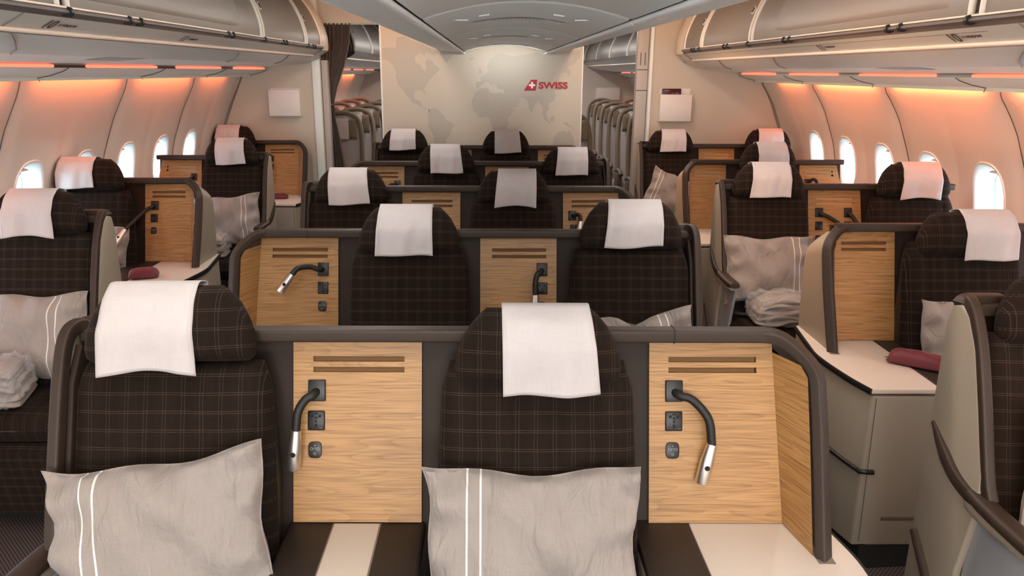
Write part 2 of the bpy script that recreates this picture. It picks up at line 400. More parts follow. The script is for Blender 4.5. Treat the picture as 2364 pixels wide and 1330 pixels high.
def window(sx, wy, root, idx):
    w = empty('window_%d' % idx, (0, 0, 0), kind='structure')
    n = 40; V = []; F = []
    prof = [(0, 1.34, 1.20, .002), (-.006, 1.30, 1.17, 0), (-.006, 1.24, 1.13, 0), (.004, 1.16, 1.06, 0), (.03, 1.0, .96, 0), (.06, .90, .90, 0), (.075, .87, .88, 0), (.09, .86, .87, 0)]
    for dx, kx, kz, pr in prof:
        for k in range(n):
            th = 2*pi*k/n; c, s = cos(th), sin(th)
            yy = wy+math.copysign(abs(c)**.75, c)*WIN_W*kx; zz = WIN_ZC+math.copysign(abs(s)**.75, s)*WIN_H*kz
            p = wallP(sx, yy, zz); V.append((p[0]+sx*(dx+pr), yy, zz))
    m = len(prof)
    for r in range(m-1):
        for k in range(n): F.append((r*n+k, r*n+(k+1) % n, (r+1)*n+(k+1) % n, (r+1)*n+k))
    mb = MB(); mb.add(V, F); o = link('window_frame', mb.make(REVEAL, smooth=True), w)
    def disc(dx, kx, kz, mt, nm):
        V = []
        for k in range(n):
            th = 2*pi*k/n; c, s = cos(th), sin(th)
            yy = wy+math.copysign(abs(c)**.75, c)*WIN_W*kx; zz = WIN_ZC+math.copysign(abs(s)**.75, s)*WIN_H*kz
            V.append((wallP(sx, yy, zz)[0]+sx*dx, yy, zz))
        mb = MB(); mb.add(V, [tuple(range(n))]); return link(nm, mb.make(mt), w)
    disc(.05, .95, .94, GLASS, 'inner_pane'); disc(.086, .87, .88, GLASS, 'outer_pane')
    # raised shade: its lower lip shows at the top of the opening
    mb = MB(); V = []
    for k in range(13):
        th = lerp(pi*.33, pi*.67, k/12); c, s = cos(th), sin(th)
        yy = wy+c*WIN_W*.96; zz = WIN_ZC+abs(s)**.75*WIN_H*.93
        V.append((wallP(sx, yy, zz)[0]+sx*.04, yy, zz))
    V += [(wallP(sx, wy+lerp(-.075, .075, k/6), WIN_ZC+WIN_H*.83)[0]+sx*.036, wy+lerp(-.046, .046, k/6), WIN_ZC+WIN_H*.83) for k in range(7)]
    mb.add(V, [tuple(range(len(V)))]); link('window_shade', mb.make(WALL), w)
    # aluminium outer gasket seen through the pane
    mb = MB(); V = []
    for k in range(n+1):
        th = 2*pi*k/n; c, s = cos(th), sin(th)
        yy = wy+math.copysign(abs(c)**.75, c)*WIN_W*.85; zz = WIN_ZC+math.copysign(abs(s)**.75, s)*WIN_H*.86
        V.append((wallP(sx, yy, zz)[0]+sx*.092, yy, zz))
    mb.tube(V, .006, 6, caps=False); link('pane_seal', mb.make(mat('pane_seal', (.35, .45, .52), rough=.4) if 'seal' not in CACHE else CACHE['seal'], smooth=True), w)
    return w
CACHE['seal'] = mat('pane_seal', (.30, .42, .50), rough=.4)
wi = 0
for sx, nm in ((-1, 'wall_left'), (1, 'wall_right')):
    wins = [y for y in WINY if y > YN+.4]
    side_wall(sx, YN, YBL, wins, nm)
    for y in wins:
        if y < -1: continue
        wi += 1; window(sx, y, None, wi)
    w2 = [8.45+.56*k for k in range(8)]
    side_wall(sx, YBL, YF, w2, nm+'_rear')
    for y in w2:
        wi += 1; window(sx, y, None, wi)

def extrude_y(pts, y0, y1, m, name, sx=None, thick=0, kind='structure', parent=None, segs=1, smooth=True):
    """sheet following a cross-section (w,z)"""
    V = []; F = []; n = len(pts)
    for j in range(segs+1):
        y = lerp(y0, y1, j/segs)
        for (w, z) in pts: V.append(((WX(sx, w) if sx else w), y, z))
    for j in range(segs):
        for i in range(n-1): F.append((j*n+i, j*n+i+1, (j+1)*n+i+1, (j+1)*n+i))
    mb = MB(); mb.add(V, F, [(v[0], v[1]) for v in V]); o = link(name, mb.make(m, smooth=smooth), parent)
    if kind and not parent: tag(o, kind=kind)
    return o
SEAMY = [6.03-1.12*k for k in range(10)]
tn = [0]
def trim(): tn[0] += 1; return 'trim_%d' % tn[0]
for sx in (-1, 1):
    P = PR[sx]
    for (a, b) in ((YN, YBL), (YBL+.06, YF)):
        extrude_y(P['lip'], a, b, WALLW, trim(), sx)
        extrude_y([(P['lip'][1][0], P['lip'][1][1]), (P['lip'][1][0]+.002, P['lip'][1][1]+.026), (P['wall'][-1][0]+.02, P['lip'][1][1]+.032)], a, b, WALLW, trim(), sx)
        extrude_y([(P['strip'][0][0]+.01, P['strip'][0][1]+.01), (P['strip'][1][0]-.005, P['strip'][1][1]+.012)], a, b, BINB, trim(), sx)
    # red light strips between the cove panel and the service channel
    ys = []
    y = 6.6
    cuts = [(a+.16, a+.96) for a in SEAMY]+[(8.2+1.12*k, 9.0+1.12*k) for k in range(5)]+[(6.25, 6.75)]
    for (a, b) in cuts:
        if b > YBL and a < YBL: continue
        mb = MB(); s0, s1 = P['strip']
        mb.tube([(WX(sx, (s0[0]+s1[0])/2), a, (s0[1]+s1[1])/2), (WX(sx, (s0[0]+s1[0])/2), b, (s0[1]+s1[1])/2)], .012, 8, rz=.008)
        o = link('mood_light_strip', mb.make(STRIP, smooth=True)); tag(o, kind='structure')
    # joints of the cove panels above each second window
    for a in SEAMY+[YBL-.02]:
        if a < 1.5: continue
        pts = [(WX(sx, w-.003), a+.05*(i/4)*0, z-.002) for i, (w, z) in enumerate(P['lip'][1:])]
        mb = MB(); mb.tube(pts[::-1]+[(WX(sx, P['lip'][0][0]-.004), a, P['lip'][0][1]-.004)], .0022, 5)
        zt = P['wall'][-2][1]-.01
        pl = [(lambda q: (q[0]-sx*.002, q[1], q[2]))(wallP(sx, a, lerp(zt, .85, k/24))) for k in range(25)]
        mb.tube(pl, .0022, 5)
        tag(link(trim(), mb.make(GREYP, smooth=True)), kind='structure')
    # orange wash behind the cove lip, one lamp per panel
    for a in SEAMY[:6]:
        lw = P['lip'][1][0]+.018
        last = a > 6
        area('sidewall_mood_lamp', (WX(sx, lw-.012), a+(.40 if last else .56), P['lip'][1][1]+.004), .90, .014, (1.7 if sx < 0 else 2.8)*(.45 if last else 1), ORANGE, (sx*.30, 0, -1)).rotation_euler = (0, 0, 0)
        o = bpy.data.objects[-1] if False else None
    for a in (8.6, 9.9, 11.2, 12.5):
        area('sidewall_mood_lamp', (WX(sx, (P['lip'][1][0]+P['wall'][-2][0])/2), a, P['lip'][1][1]+.014), 1.0, .018, 3.0, ORANGE, (0, 0, -1)).rotation_euler = (0, 0, 0)
for o in bpy.data.objects:
    if o.name.startswith('sidewall_mood_lamp'):
        sx = 1 if o.location.x > 0 else -1
        o.rotation_euler = (0, 0, pi/2); o.data.size = 1.0 if o.location.y > 8 else (.55 if o.location.y > 6.3 else .9)
        o.rotation_mode = 'XYZ'
        m = Matrix.Rotation(-sx*.62, 4, 'Y') @ Matrix.Rotation(pi/2, 4, 'Z')
        o.matrix_world = Matrix.Translation(o.location) @ m

# floor with seat tracks
mb = MB(); mb.box(-2.4, 2.6, YN, YF, -.08, 0); tag(link('floor', mb.make(CARPET)), kind='structure')
for x in (-1.38, -1.12, .98, 1.12):
    mb = MB(); mb.box(x-.012, x+.012, YN, YF, 0, .004); tag(link(trim(), mb.make(TRACK)), kind='structure')
# forward end wall behind the camera, far end wall
mb = MB(); mb.box(-2.6, 2.8, YN-.1, YN, -.1, 2.6); tag(link('wall_front', mb.make(WALL)), kind='structure')
FARW = mat('far_wall', (.62, .56, .50), rough=.6)
mb = MB(); mb.box(-2.6, 2.8, YF, YF+.1, -.1, 2.6); tag(link('wall_back', mb.make(FARW)), kind='structure')
# ceilings: high over the aisles, dropped fairing over the centre block
AISLEC = mat('aisle_ceiling', (.70, .64, .56), rough=.5)
pts = [(-2.05+XC, 2.44), (-1.75+XC, 2.46), (-1.2, 2.45), (-.6, 2.40), (0, 2.38), (.8, 2.40), (1.4, 2.45), (1.75+XC, 2.46), (2.05+XC, 2.44)]
tag(extrude_y(pts, YN, YF, AISLEC, 'ceiling'), kind='structure')
mb = MB(); mb.box(-2.9, 3.0, YN-.1, YF+.1, 2.62, 2.66); tag(link('ceiling_hull', mb.make(AISLEC)), kind='structure')
for sx in (-1, 1):
    x = WX(sx, 2.36); mb = MB(); mb.box(min(x, x+sx*.02), max(x, x+sx*.02), YN-.1, YF+.1, 1.68, 2.64); tag(link(trim(), mb.make(AISLEC)), kind='structure')
CX = .11
def zc(w): return 1.945+.055*(1-(w/.335)**2)
CY = [-1.2, .2, 1.45, 2.62, 4.12, 5.55, YBC]
for a, b in zip(CY, CY[1:]):
    n = 16; V = []; F = []
    prof = [(lerp(-.335, .335, i/n)) for i in range(n+1)]
    # slight downward roll at each panel edge gives the visible joints
    ys = [(a+.003, .012), (a+.015, .003), (a+.04, 0), (b-.04, 0), (b-.015, .003), (b-.003, .012)]
    for (y, dz) in ys:
        for w in prof: V.append((CX+w, y, zc(w)+dz))
    m = n+1
    for j in range(len(ys)-1):
        for i in range(n): F.append((j*m+i, j*m+i+1, (j+1)*m+i+1, (j+1)*m+i))
    mb = MB(); mb.add(V, F); tag(link('ceiling_panel', mb.make(CEIL, smooth=True)), kind='structure')
    for sx in (-1, 1):
        mb = MB()
        # pale light-shield bead along the panel, then the outer flap
        mb.tube([(CX+sx*.352, a+.006, 1.938), (CX+sx*.352, b-.006, 1.938)], .013, 8, rz=.011)
        tag(link(trim(), mb.make(CEILT, smooth=True)), kind='structure')
        fp = [(.362, 1.945), (.45, 1.950), (.55, 1.962), (.595, 1.976), (.600, 1.985), (.592, 1.994), (.54, 2.0)]
        V = []; F = []
        for y in (a+.003, b-.003):
            for (w, z) in fp: V.append((CX+sx*w, y, z))
        q = len(fp)
        for i in range(q-1): F.append((i, i+1, q+i+1, q+i))
        mb = MB(); mb.add(V, F); tag(link('ceiling_flap', mb.make(CEIL, smooth=True)), kind='structure')
    # upper side of the fairing (closes it towards the aisle ceiling)
for sx in (-1, 1):
    V = [(CX+sx*.54, -1.2, 2.0), (CX+sx*.40, -1.2, 2.2), (CX+sx*.40, -1.2, 2.42), (CX+sx*.54, YBC, 2.0), (CX+sx*.40, YBC, 2.2), (CX+sx*.40, YBC, 2.42)]
    mb = MB(); mb.add(V, [(0, 1, 4, 3), (1, 2, 5, 4)]); tag(link('ceiling_fairing', mb.make(AISLEC)), kind='structure')
mb = MB(); mb.box(CX-.6, CX+.6, -1.22, -1.2, 1.93, 2.42); tag(link('ceiling_end', mb.make(CEIL)), kind='structure')
mb = MB(); mb.box(CX-.345, CX+.345, -1.2, YBC, 2.03, 2.04); tag(link('ceiling_backing', mb.make(BLACK2)), kind='structure')
for k, gy in enumerate((1.7, 3.40, 5.08, 6.55)):
    lab = ('%s perforated air grille set in the centre ceiling' % ('nearest', 'second nearest', 'third nearest', 'farthest')[k])
    r = empty('ceiling_grille', (CX+.0, gy, 1.99), lab, 'air grille', 'grilles along the centre ceiling')
    n = 8; V = []; U = []
    for j in range(2):
        for i in range(n+1):
            w = lerp(-.115, .115, i/n); yy = (-.06, .06)[j]; ww = w*(1 if j else .93)
            V.append((ww, yy, zc(ww)-1.99-.003)); U.append((ww, yy))
    mb = MB(); mb.add(V, [(i, i+1, n+2+i, n+1+i) for i in range(n)], U); link('perforated_plate', mb.make(GRILLE2), r)
    mb = MB()
    for sx in (-1, 1):
        mb.add([(sx*.118, -.05, zc(.118)-1.99-.003), (sx*.118, .05, zc(.118)-1.99-.003), (sx*.215, 0, zc(.215)-1.99-.003)], [(0, 1, 2)])
    link('plain_wing', mb.make(CEILT), r)
    if k:
        r2 = empty('ceiling_fitting', (CX, gy-.35, 0))
        tag(r2, '%s pair of small slot fittings in the centre ceiling beside the grille' % ('', 'nearest', 'middle', 'farthest')[k], 'ceiling fitting', 'small fittings of the centre ceiling')
        for sx in (-1, 1):
            mb = MB(); mb.tube([(sx*.235+dx, 0, zc(.235)-.003) for dx in (-.035, .035)], .008, 8, rz=.003)
            mb.tube([(sx*.16, 0, zc(.16)-.003), (sx*.12, .0, zc(.12)-.003)], .006, 8, rz=.003)
            link('slot_cover', mb.make(CEILT, smooth=True), r2)

# side bulkheads (follow the sidewall and bin outline)
def bulk_poly(sx, inner):
    P = PR[sx]; pts = [(WX(sx, inner), 0.0)]
    pts += [(WX(sx, w), z) for (w, z) in P['wall'][:-2]]
    pts += [(WX(sx, 2.30), P['wall'][-1][1]+.02), (WX(sx, 2.05), P['strip'][1][1]+.05), (WX(sx, 1.98), 2.44), (WX(sx, inner), 2.45)]
    return pts
for sx, inner, nm in ((-1, 1.70, 'bulkhead_left'), (1, 1.345, 'bulkhead_right')):
    mb = MB(); mb.prism(bulk_poly(sx, inner), 'y', YBL, YBL+.05); tag(link(nm, mb.make(BULK)), kind='structure')
    # pale metal edge and door post
    mb = MB(); x = WX(sx, inner); ew = .07 if sx < 0 else .03; mb.box(min(x, x-sx*ew), max(x, x-sx*ew), YBL-.02, YBL+.06, 0, 2.44)
    tag(link(trim(), mb.make(WALLW, bevel=.006)), kind='structure')
    mb = MB(); x = WX(sx, inner-ew-.005); pw_ = .055 if sx < 0 else .10; mb.box(min(x, x-sx*pw_), max(x, x-sx*pw_), YBL+.03, YBL+.12, 0, 1.88 if sx < 0 else 2.44)
    tag(link(trim(), mb.make(mat('door_post', (.50, .46, .43), rough=.5), bevel=.006)), kind='structure')
    if sx > 0:
        mb = MB()
        for q in (-.02, .02): mb.box(x-sx*.05+q-.003, x-sx*.05+q+.003, YBL+.025, YBL+.031, 1.84, 1.95)
        for z in (1.80, 1.62): mb.box(x-.10, x, YBL+.026, YBL+.031, z, z+.006)
        tag(link(trim(), mb.make(GREYP)), kind='structure')
# header over the aisle openings (orange lit recess)
for sx in (-1, 1):
    a, b = sorted((WX(sx, 1.85), CX+sx*.60))
    mb = MB(); mb.box(a, b, YBL+.12, YBL+.2, 2.20, 2.45); tag(link(trim(), mb.make(AISLEC)), kind='structure')

# centre bulkhead with printed world map
mb = MB(); mb.box(-.965, .785, YBC, YBC+.05, 0, 2.38); tag(link('bulkhead_center', mb.make(BULK)), kind='structure')
for x in (-.978, .785):
    mb = MB(); mb.box(x, x+.013, YBC-.012, YBC+.06, 0, 2.38); tag(link(trim(), mb.make(mat('white_edge', (.82, .83, .80), rough=.35), bevel=.003)), kind='structure')
# land outlines traced as a flat print: pixel coordinates of the print -> metres on the wall
def wallxy(px, py):
    f = 1775.; x = (px-1135)/f; y = -(py-665)/f
    t = (YBC-.002)/(cos(PITCH)+y*sin(PITCH)); return (x*t, 1.785+(-sin(PITCH)+y*cos(PITCH))*t)
def q4(l): return [wallxy(880+a/4.75, 60+b/4.75) for a, b in l]
LANDS = {
 'north_america': [(5,250),(60,235),(150,240),(160,130),(230,110),(330,160),(420,190),(520,240),(590,265),(640,300),(560,320),(530,300),(480,290),(470,330),(420,300),(370,330),(375,400),(430,430),(470,500),(490,470),(480,400),(500,370),(560,390),(590,430),(640,480),(600,520),(560,560),(520,600),(490,650),(465,690),(480,740),(470,750),(440,705),(400,705),(360,730),(360,790),(400,815),(430,830),(440,870),(470,900),(500,925),(530,915),(525,935),(480,920),(440,890),(400,865),(340,840),(300,790),(270,760),(240,700),(215,690),(180,640),(160,560),(160,500),(130,440),(90,390),(50,370),(5,360)],
 'greenland': [(640,290),(700,270),(790,290),(780,330),(740,370),(720,400),(690,370),(670,330)],
 'south_america': [(520,920),(560,900),(610,910),(650,960),(690,990),(700,1030),(760,1050),(795,1080),(780,1120),(760,1150),(750,1200),(720,1230),(700,1300),(580,1300),(570,1200),(540,1150),(505,1080),(520,1000)],
 'africa': [(1060,700),(1120,680),(1170,680),(1180,720),(1230,740),(1290,725),(1340,740),(1350,800),(1390,870),(1400,900),(1460,905),(1430,960),(1380,1010),(1390,1080),(1370,1120),(1290,1180),(1240,1180),(1230,1150),(1195,1060),(1190,1000),(1150,985),(1080,1000),(1030,960),(990,890),(990,820),(1020,750)],
 'europe_asia': [(1035,610),(1100,605),(1080,560),(1140,530),(1170,500),(1160,440),(1200,360),(1250,310),(1330,300),(1380,320),(1440,330),(1500,320),(1600,310),(1700,290),(1800,320),(1900,300),(2000,290),(2080,270),(2180,260),(2180,330),(2120,400),(2050,450),(2070,500),(2060,560),(2020,500),(1960,520),(1940,600),(1980,640),(1950,700),(1890,700),(1910,760),(1880,820),(1830,850),(1840,920),(1800,950),(1820,1010),(1860,1080),(1800,1040),(1760,960),(1770,900),(1740,850),(1720,820),(1680,850),(1650,960),(1620,900),(1600,820),(1570,790),(1500,790),(1530,820),(1480,880),(1410,900),(1380,840),(1340,760),(1345,700),(1290,690),(1260,650),(1220,640),(1200,620),(1230,690),(1190,640),(1150,610),(1100,640),(1080,670),(1050,690),(1035,660)],
 'britain': [(1065,500),(1080,440),(1090,480),(1110,520),(1070,530)],
 'australia': [(1890,1220),(1940,1160),(2000,1150),(2040,1170),(2060,1140),(2090,1200),(2120,1260),(2110,1300),(1880,1300)],
 'indonesia': [(1840,1020),(1880,980),(1905,990),(1890,1050),(1850,1050)],
 'new_guinea': [(1980,1045),(2040,1060),(2090,1110),(2060,1100),(2010,1080)],
 'iceland': [(955,350),(1010,340),(1005,365),(970,375)],
}
mapo = empty('wall_map', (0, YBC-.001, 0), 'large pale grey world map printed on the centre bulkhead', 'wall print')
for nm, l in LANDS.items():
    p2 = q4(l)
    # roughen the coast
    out = []
    for (a, b), (c, d) in zip(p2, p2[1:]+p2[:1]):
        k = max(1, int(math.hypot(c-a, d-b)/.012))
        for i in range(k):
            t = i/k; j = .004 if i else 0
            out.append((lerp(a, c, t)+random.uniform(-j, j), lerp(b, d, t)+random.uniform(-j, j)))
    from mathutils.geometry import tessellate_polygon
    tris = tessellate_polygon([[Vector((x, z, 0)) for x, z in out]])
    me = bpy.data.meshes.new(nm); me.from_pydata([(x, -.0012, z) for x, z in out], [], [tuple(q) for q in tris]); bm = bmesh.new(); bm.from_mesh(me); bmesh.ops.recalc_face_normals(bm, faces=bm.faces); bm.to_mesh(me)
    uvl = me.uv_layers.new(name='UVMap')
    for lp in me.loops:
        v = me.vertices[lp.vertex_index].co; uvl.data[lp.index].uv = (v.x, v.z)
    bm.free(); me.materials.append(PRINT); link('printed_land', me, mapo)
def text_mesh(s, size, m, offset=0, shear=0, thick=.0004):
    c = bpy.data.curves.new('text', 'FONT'); c.body = s; c.size = size; c.offset = offset; c.shear = shear; c.extrude = thick
    c.align_x = 'LEFT'; c.resolution_u = 3
    o = bpy.data.objects.new('text', c); COL.objects.link(o)
    dg = bpy.context.evaluated_depsgraph_get(); me = bpy.data.meshes.new_from_object(o.evaluated_get(dg))
    bpy.data.objects.remove(o); me.materials.clear(); me.materials.append(m); return me
lg = empty('airline_logo', (0, YBC-.004, 0), 'red tail fin with white cross and red airline lettering on the map wall', 'logo')
fin = [wallxy(880+a/4.75, 60+b/4.75) for a, b in ((1560, 706), (1640, 588), (1706, 588), (1690, 706))]
mb = MB(); mb.prism(fin, 'y', -.002, 0); link('fin_emblem', mb.make(RED), lg)
cx_, cz_ = wallxy(880+1650/4.75, 60+648/4.75); a_ = .0275; b_ = .0085
mb = MB(); mb.box(cx_-a_, cx_+a_, -.004, -.002, cz_-b_, cz_+b_); mb.box(cx_-b_, cx_+b_, -.0045, -.002, cz_-a_, cz_+a_); link('white_cross', mb.make(LOGOW), lg)
tm = text_mesh('SWISS', 1, RED, .034)
xs = [v.co.x for v in tm.vertices]; ys_ = [v.co.y for v in tm.vertices]
x0, zt_ = wallxy(880+1722/4.75, 60+612/4.75); x1, zb_ = wallxy(880+2040/4.75, 60+688/4.75)
for v in tm.vertices:
    v.co = Vector((x0+(v.co.x-min(xs))/(max(xs)-min(xs))*(x1-x0), -.002+v.co.z, zb_+(v.co.y-min(ys_))/(max(ys_)-min(ys_))*(zt_-zb_)))
link('lettering', tm, lg)
# ------------------------------------------------------------------ overhead bins
def bin_curve(sx):
    d0 = PR[sx]['door0']
    return [(1.512, d0), (1.512, d0+.05), (1.522, d0+.11), (1.548, d0+.19), (1.592, d0+.28), (1.65, d0+.36), (1.72, d0+.43), (1.78, d0+.465)]
def rich(pts, n=4): return [tuple(v)[:2] for v in bez([(a, b, 0) for a, b in pts], n)]
SIDE = {-1: 'left', 1: 'right'}
def overhead_bin(sx, a, b, lab, recess=False, knob=True, grp=None):
    c = rich(bin_curve(sx)); y0 = (a+b)/2
    r = empty('overhead_bin', (WX(sx, 1.5), y0, PR[sx]['door0']), lab, 'overhead bin', grp or 'overhead bins along the %s side' % SIDE[sx])
    ox, oz = WX(sx, 1.5), PR[sx]['door0']
    def sheet(ya, yb, off, m, nm, cc=c, ny=2):
        V = []; n = len(cc)
        for j in range(ny+1):
            y = lerp(ya, yb, j/ny)-y0
            for (w, z) in cc: V.append((WX(sx, w+off)-ox, y, z-oz))
        F = [(j*n+i, j*n+i+1, (j+1)*n+i+1, (j+1)*n+i) for j in range(ny) for i in range(n-1)]
        # short return to give thickness
        mb = MB(); mb.add(V, F, [(v[1], v[2]) for v in V]); return link(nm, mb.make(m, smooth=True), r)
    sheet(a+.02, b-.02, 0, BIN, 'bin_door'); sheet(a, b, .035, BINW, 'bin_body')
    for yy in (a+.022, b-.022):
        mb = MB(); mb.tube([(WX(sx, w-.001)-ox, yy-y0, z-oz) for (w, z) in c], .012, 8, rz=.010)
        link('door_edge', mb.make(BINW, smooth=True), r)
    if recess:
        # raised flat field with sloping flanks on the long door
        V = []; n = len(c); ys = [a+.16, a+.24, b-.55, b-.38]; offs = [.001, -.012, -.012, .001]
        cc = c[3:]; n = len(cc)
        for y, o in zip(ys, offs):
            for i, (w, z) in enumerate(cc):
                e = min(1, i/3) if y not in (ys[0], ys[3]) else 1
                V.append((WX(sx, w+(o if i else .001))-ox, y-y0, z-oz))
        F = [(j*n+i, j*n+i+1, (j+1)*n+i+1, (j+1)*n+i) for j in range(3) for i in range(n-1)]
        mb = MB(); mb.add(V, F); link('raised_field', mb.make(BINP, smooth=True), r)
    if knob:
        i = 12; w, z = c[i]; w2, z2 = c[i+1]
        ky = a+.10
        base = Vector((WX(sx, w)-ox, ky-y0, z-oz)); nrm = Vector((-sx*(z2-z), 0, (w2-w))).normalized()*(1)
        mb = MB(); mb.tube([base, base+nrm*.008], .026, 18); k = link('door_latch', mb.make(BINW, smooth=True), r)
        mb = MB(); mb.tube([base+nrm*.004, base+nrm*.011], .017, 18); link('latch_ring', mb.make(BLACK, smooth=True), k)
        mb = MB(); mb.tube([base+nrm*.008, base+nrm*.014], .008, 14); link('latch_button', mb.make(BINP, smooth=True), k)
    return r
ORD = ['bin nearest the camera, cut by the picture edge', 'long bin with a raised field on its door', 'middle bin of the row', 'short bin next to the rounded end cap']
BY = [(.55, 2.68), (2.70, 4.98), (4.99, 6.14), (6.15, 6.70)]
for sx in (-1, 1):
    for k, (a, b) in enumerate(BY):
        overhead_bin(sx, a, b, '%s side overhead %s' % (SIDE[sx], ORD[k]), recess=(k == 1), knob=(k in (2, 3)))
    overhead_bin(sx, -2.2, .53, '%s side overhead bin beside and behind the camera' % SIDE[sx], knob=False)
    # rounded end cap
    c = rich(bin_curve(sx)); P = PR[sx]
    full = P['under'][::-1]
    prof = [(1.78, P['door0']+.465)]+c[::-1][1:]+P['fascia'][::-1]+P['under'][::-1]
    V = []; n = len(prof)
    ys = [6.72, 6.86, 6.98, 7.06, 7.11, 7.13]; offs = [-.006, -.008, -.004, .012, .04, .085]
    for y, o in zip(ys, offs):
        for (w, z) in prof: V.append((WX(sx, w+o), y, z))
    F = [(j*n+i, j*n+i+1, (j+1)*n+i+1, (j+1)*n+i) for j in range(len(ys)-1) for i in range(n-1)]
    mb = MB(); mb.add(V, F); mb.prism([(WX(sx, w+.085), z) for w, z in prof]+[(WX(sx, 2.0), P['under'][0][1]), (WX(sx, 2.0), P['door0']+.465)], 'y', 7.125, 7.135)
    o = link('bin_end_cap', mb.make(BINW, smooth=True))
    tag(o, 'rounded pale end cap closing the %s row of overhead bins' % SIDE[sx], 'bin end cap')
    # service channel, underside, fascia, bead
    for (a, b) in ((YN, 6.72), (8.3, YF)):
        extrude_y(P['fascia'], a, b, BINB, trim(), sx)
        extrude_y([P['fascia'][-1], (1.505, P['rail'][1]+.012), (1.53, P['door0']+.02)], a, b, DGREY, trim(), sx)
        mb = MB(); mb.tube([(WX(sx, P['bead'][0]), a, P['bead'][1]), (WX(sx, P['bead'][0]), b, P['bead'][1])], .0095, 10)
        tag(link(trim(), mb.make(PINK, smooth=True)), kind='structure')
    for (a, b) in ((YN, YBL), (YBL+.06, YF)):
        extrude_y(P['psu'], a, b, WALLW, trim(), sx); extrude_y(P['under'], a, b, BINB, trim(), sx)
    # underside joints
    for y in (2.55, 4.85, 6.0):
        mb = MB(); mb.tube([(WX(sx, w-.002), y+.10*i, z-.002) for i, (w, z) in enumerate(P['under'][::-1])], .003, 6)
        tag(link(trim(), mb.make(BINP, smooth=True)), kind='structure')
    mb = MB(); mb.tube([(WX(sx, w-.003), 2.47, z) for i, (w, z) in enumerate(P['fascia'])], .003, 8)
    tag(link(trim(), mb.make(BINP, smooth=True)), kind='structure')
    pts = [(WX(sx, P['fascia'][1][0]-.012), y, P['fascia'][1][1]+.008) for y in (2.66, 6.70)]
    mb = MB(); mb.tube(pts, .0012, 5); tag(link(trim(), mb.make(GREYP)), kind='structure')
    # handrail
    hr = empty('bin_handrail', (WX(sx, P['rail'][0]), 2.6, P['rail'][1]), 'slim dark handrail under the %s overhead bins' % SIDE[sx], 'handrail')
    mb = MB(); mb.tube([(0, -4.5, 0), (0, 4.1, 0)], .012, 8, rz=.009); link('rail_bar', mb.make(DGREY, smooth=True), hr)
    mb = MB(); mb.tube([(0, -4.5, .014), (0, 4.1, .014)], .004, 8); link('rail_lip', mb.make(PINK, smooth=True), hr)
    clip = cached('clip', lambda: MB().tube([(0, -.008, 0), (0, .008, 0)], .019, 10, rz=.018).make(BLACK, smooth=True))
    for y in (2.70, 3.14, 3.24, 4.30, 4.38, 4.99, 5.42, 5.50, 6.15, 6.30, 6.38):
        link('rail_clip', clip, hr, (0, y-2.6, 0))
    # seat row numbers on the fascia
    f0, f1 = Vector((WX(sx, P['fascia'][0][0]), P['fascia'][0][1])), Vector((WX(sx, P['fascia'][2][0]), P['fascia'][2][1]))
    def placard(s, size, y, up, nm, parent, m=INK):
        me = cached(('t', s, size, sx), lambda: text_mesh(s, size, m, .0005))
        me = me.copy(); d = (f1-f0).normalized()
        for v in me.vertices:
            x, yy, z = v.co; q = f0+d*(up+yy)
            v.co = Vector((q.x-sx*(.002+z), (-sx)*x, q.y-.002))
        return link(nm, me, parent)
    for num, y, t2 in ((10, 2.80, ('A', 'WINDOW')), (11, 3.95, ('A', 'WINDOW'))):
        if sx > 0: y += .11
        pl = empty('row_placard', (0, y+(.0 if sx > 0 else -.15), 0), ('number %s marking the seat row on the %s bin fascia' % ({10: 'ten, larger in the picture,', 11: 'eleven, smaller and farther,'}[num], SIDE[sx])), 'row number')
        placard(str(num), .070, 0, .012, 'row_number', pl)
        e = placard('A', .022, 0, .030, 'seat_letter', pl); e.location = (0, -sx*.085, 0)
        e = placard('WINDOW', .020, 0, .030, 'seat_word', pl); e.location = (0, -sx*.105, 0)
    # grille in the service channel
    gy = 3.80
    q0, q1 = P['psu'][1], P['psu'][2]
    V = [(WX(sx, lerp(q0[0], q1[0], t)), y, lerp(q0[1], q1[1], t)-.002) for t, y in ((.05, gy-.16), (.05, gy+.16), (.9, gy+.20), (.9, gy-.20))]
    mb = MB(); mb.add(V, [(0, 1, 2, 3)], [(v[0], v[1]) for v in V]); o = link('air_grille', mb.make(GRILLE)); tag(o, 'perforated air grille in the %s service channel under the bins' % SIDE[sx], 'air grille')
    # rear cabin bins
    for k, (a, b) in enumerate(((8.3, 9.5), (9.51, 10.9), (10.91, 12.3), (12.31, 13.9))):
        overhead_bin(sx, a, b, 'rear cabin %s overhead bin, %s from the bulkhead' % (SIDE[sx], ('first', 'second', 'third', 'fourth')[k]), knob=(k == 0), grp='overhead bins of the rear cabin')

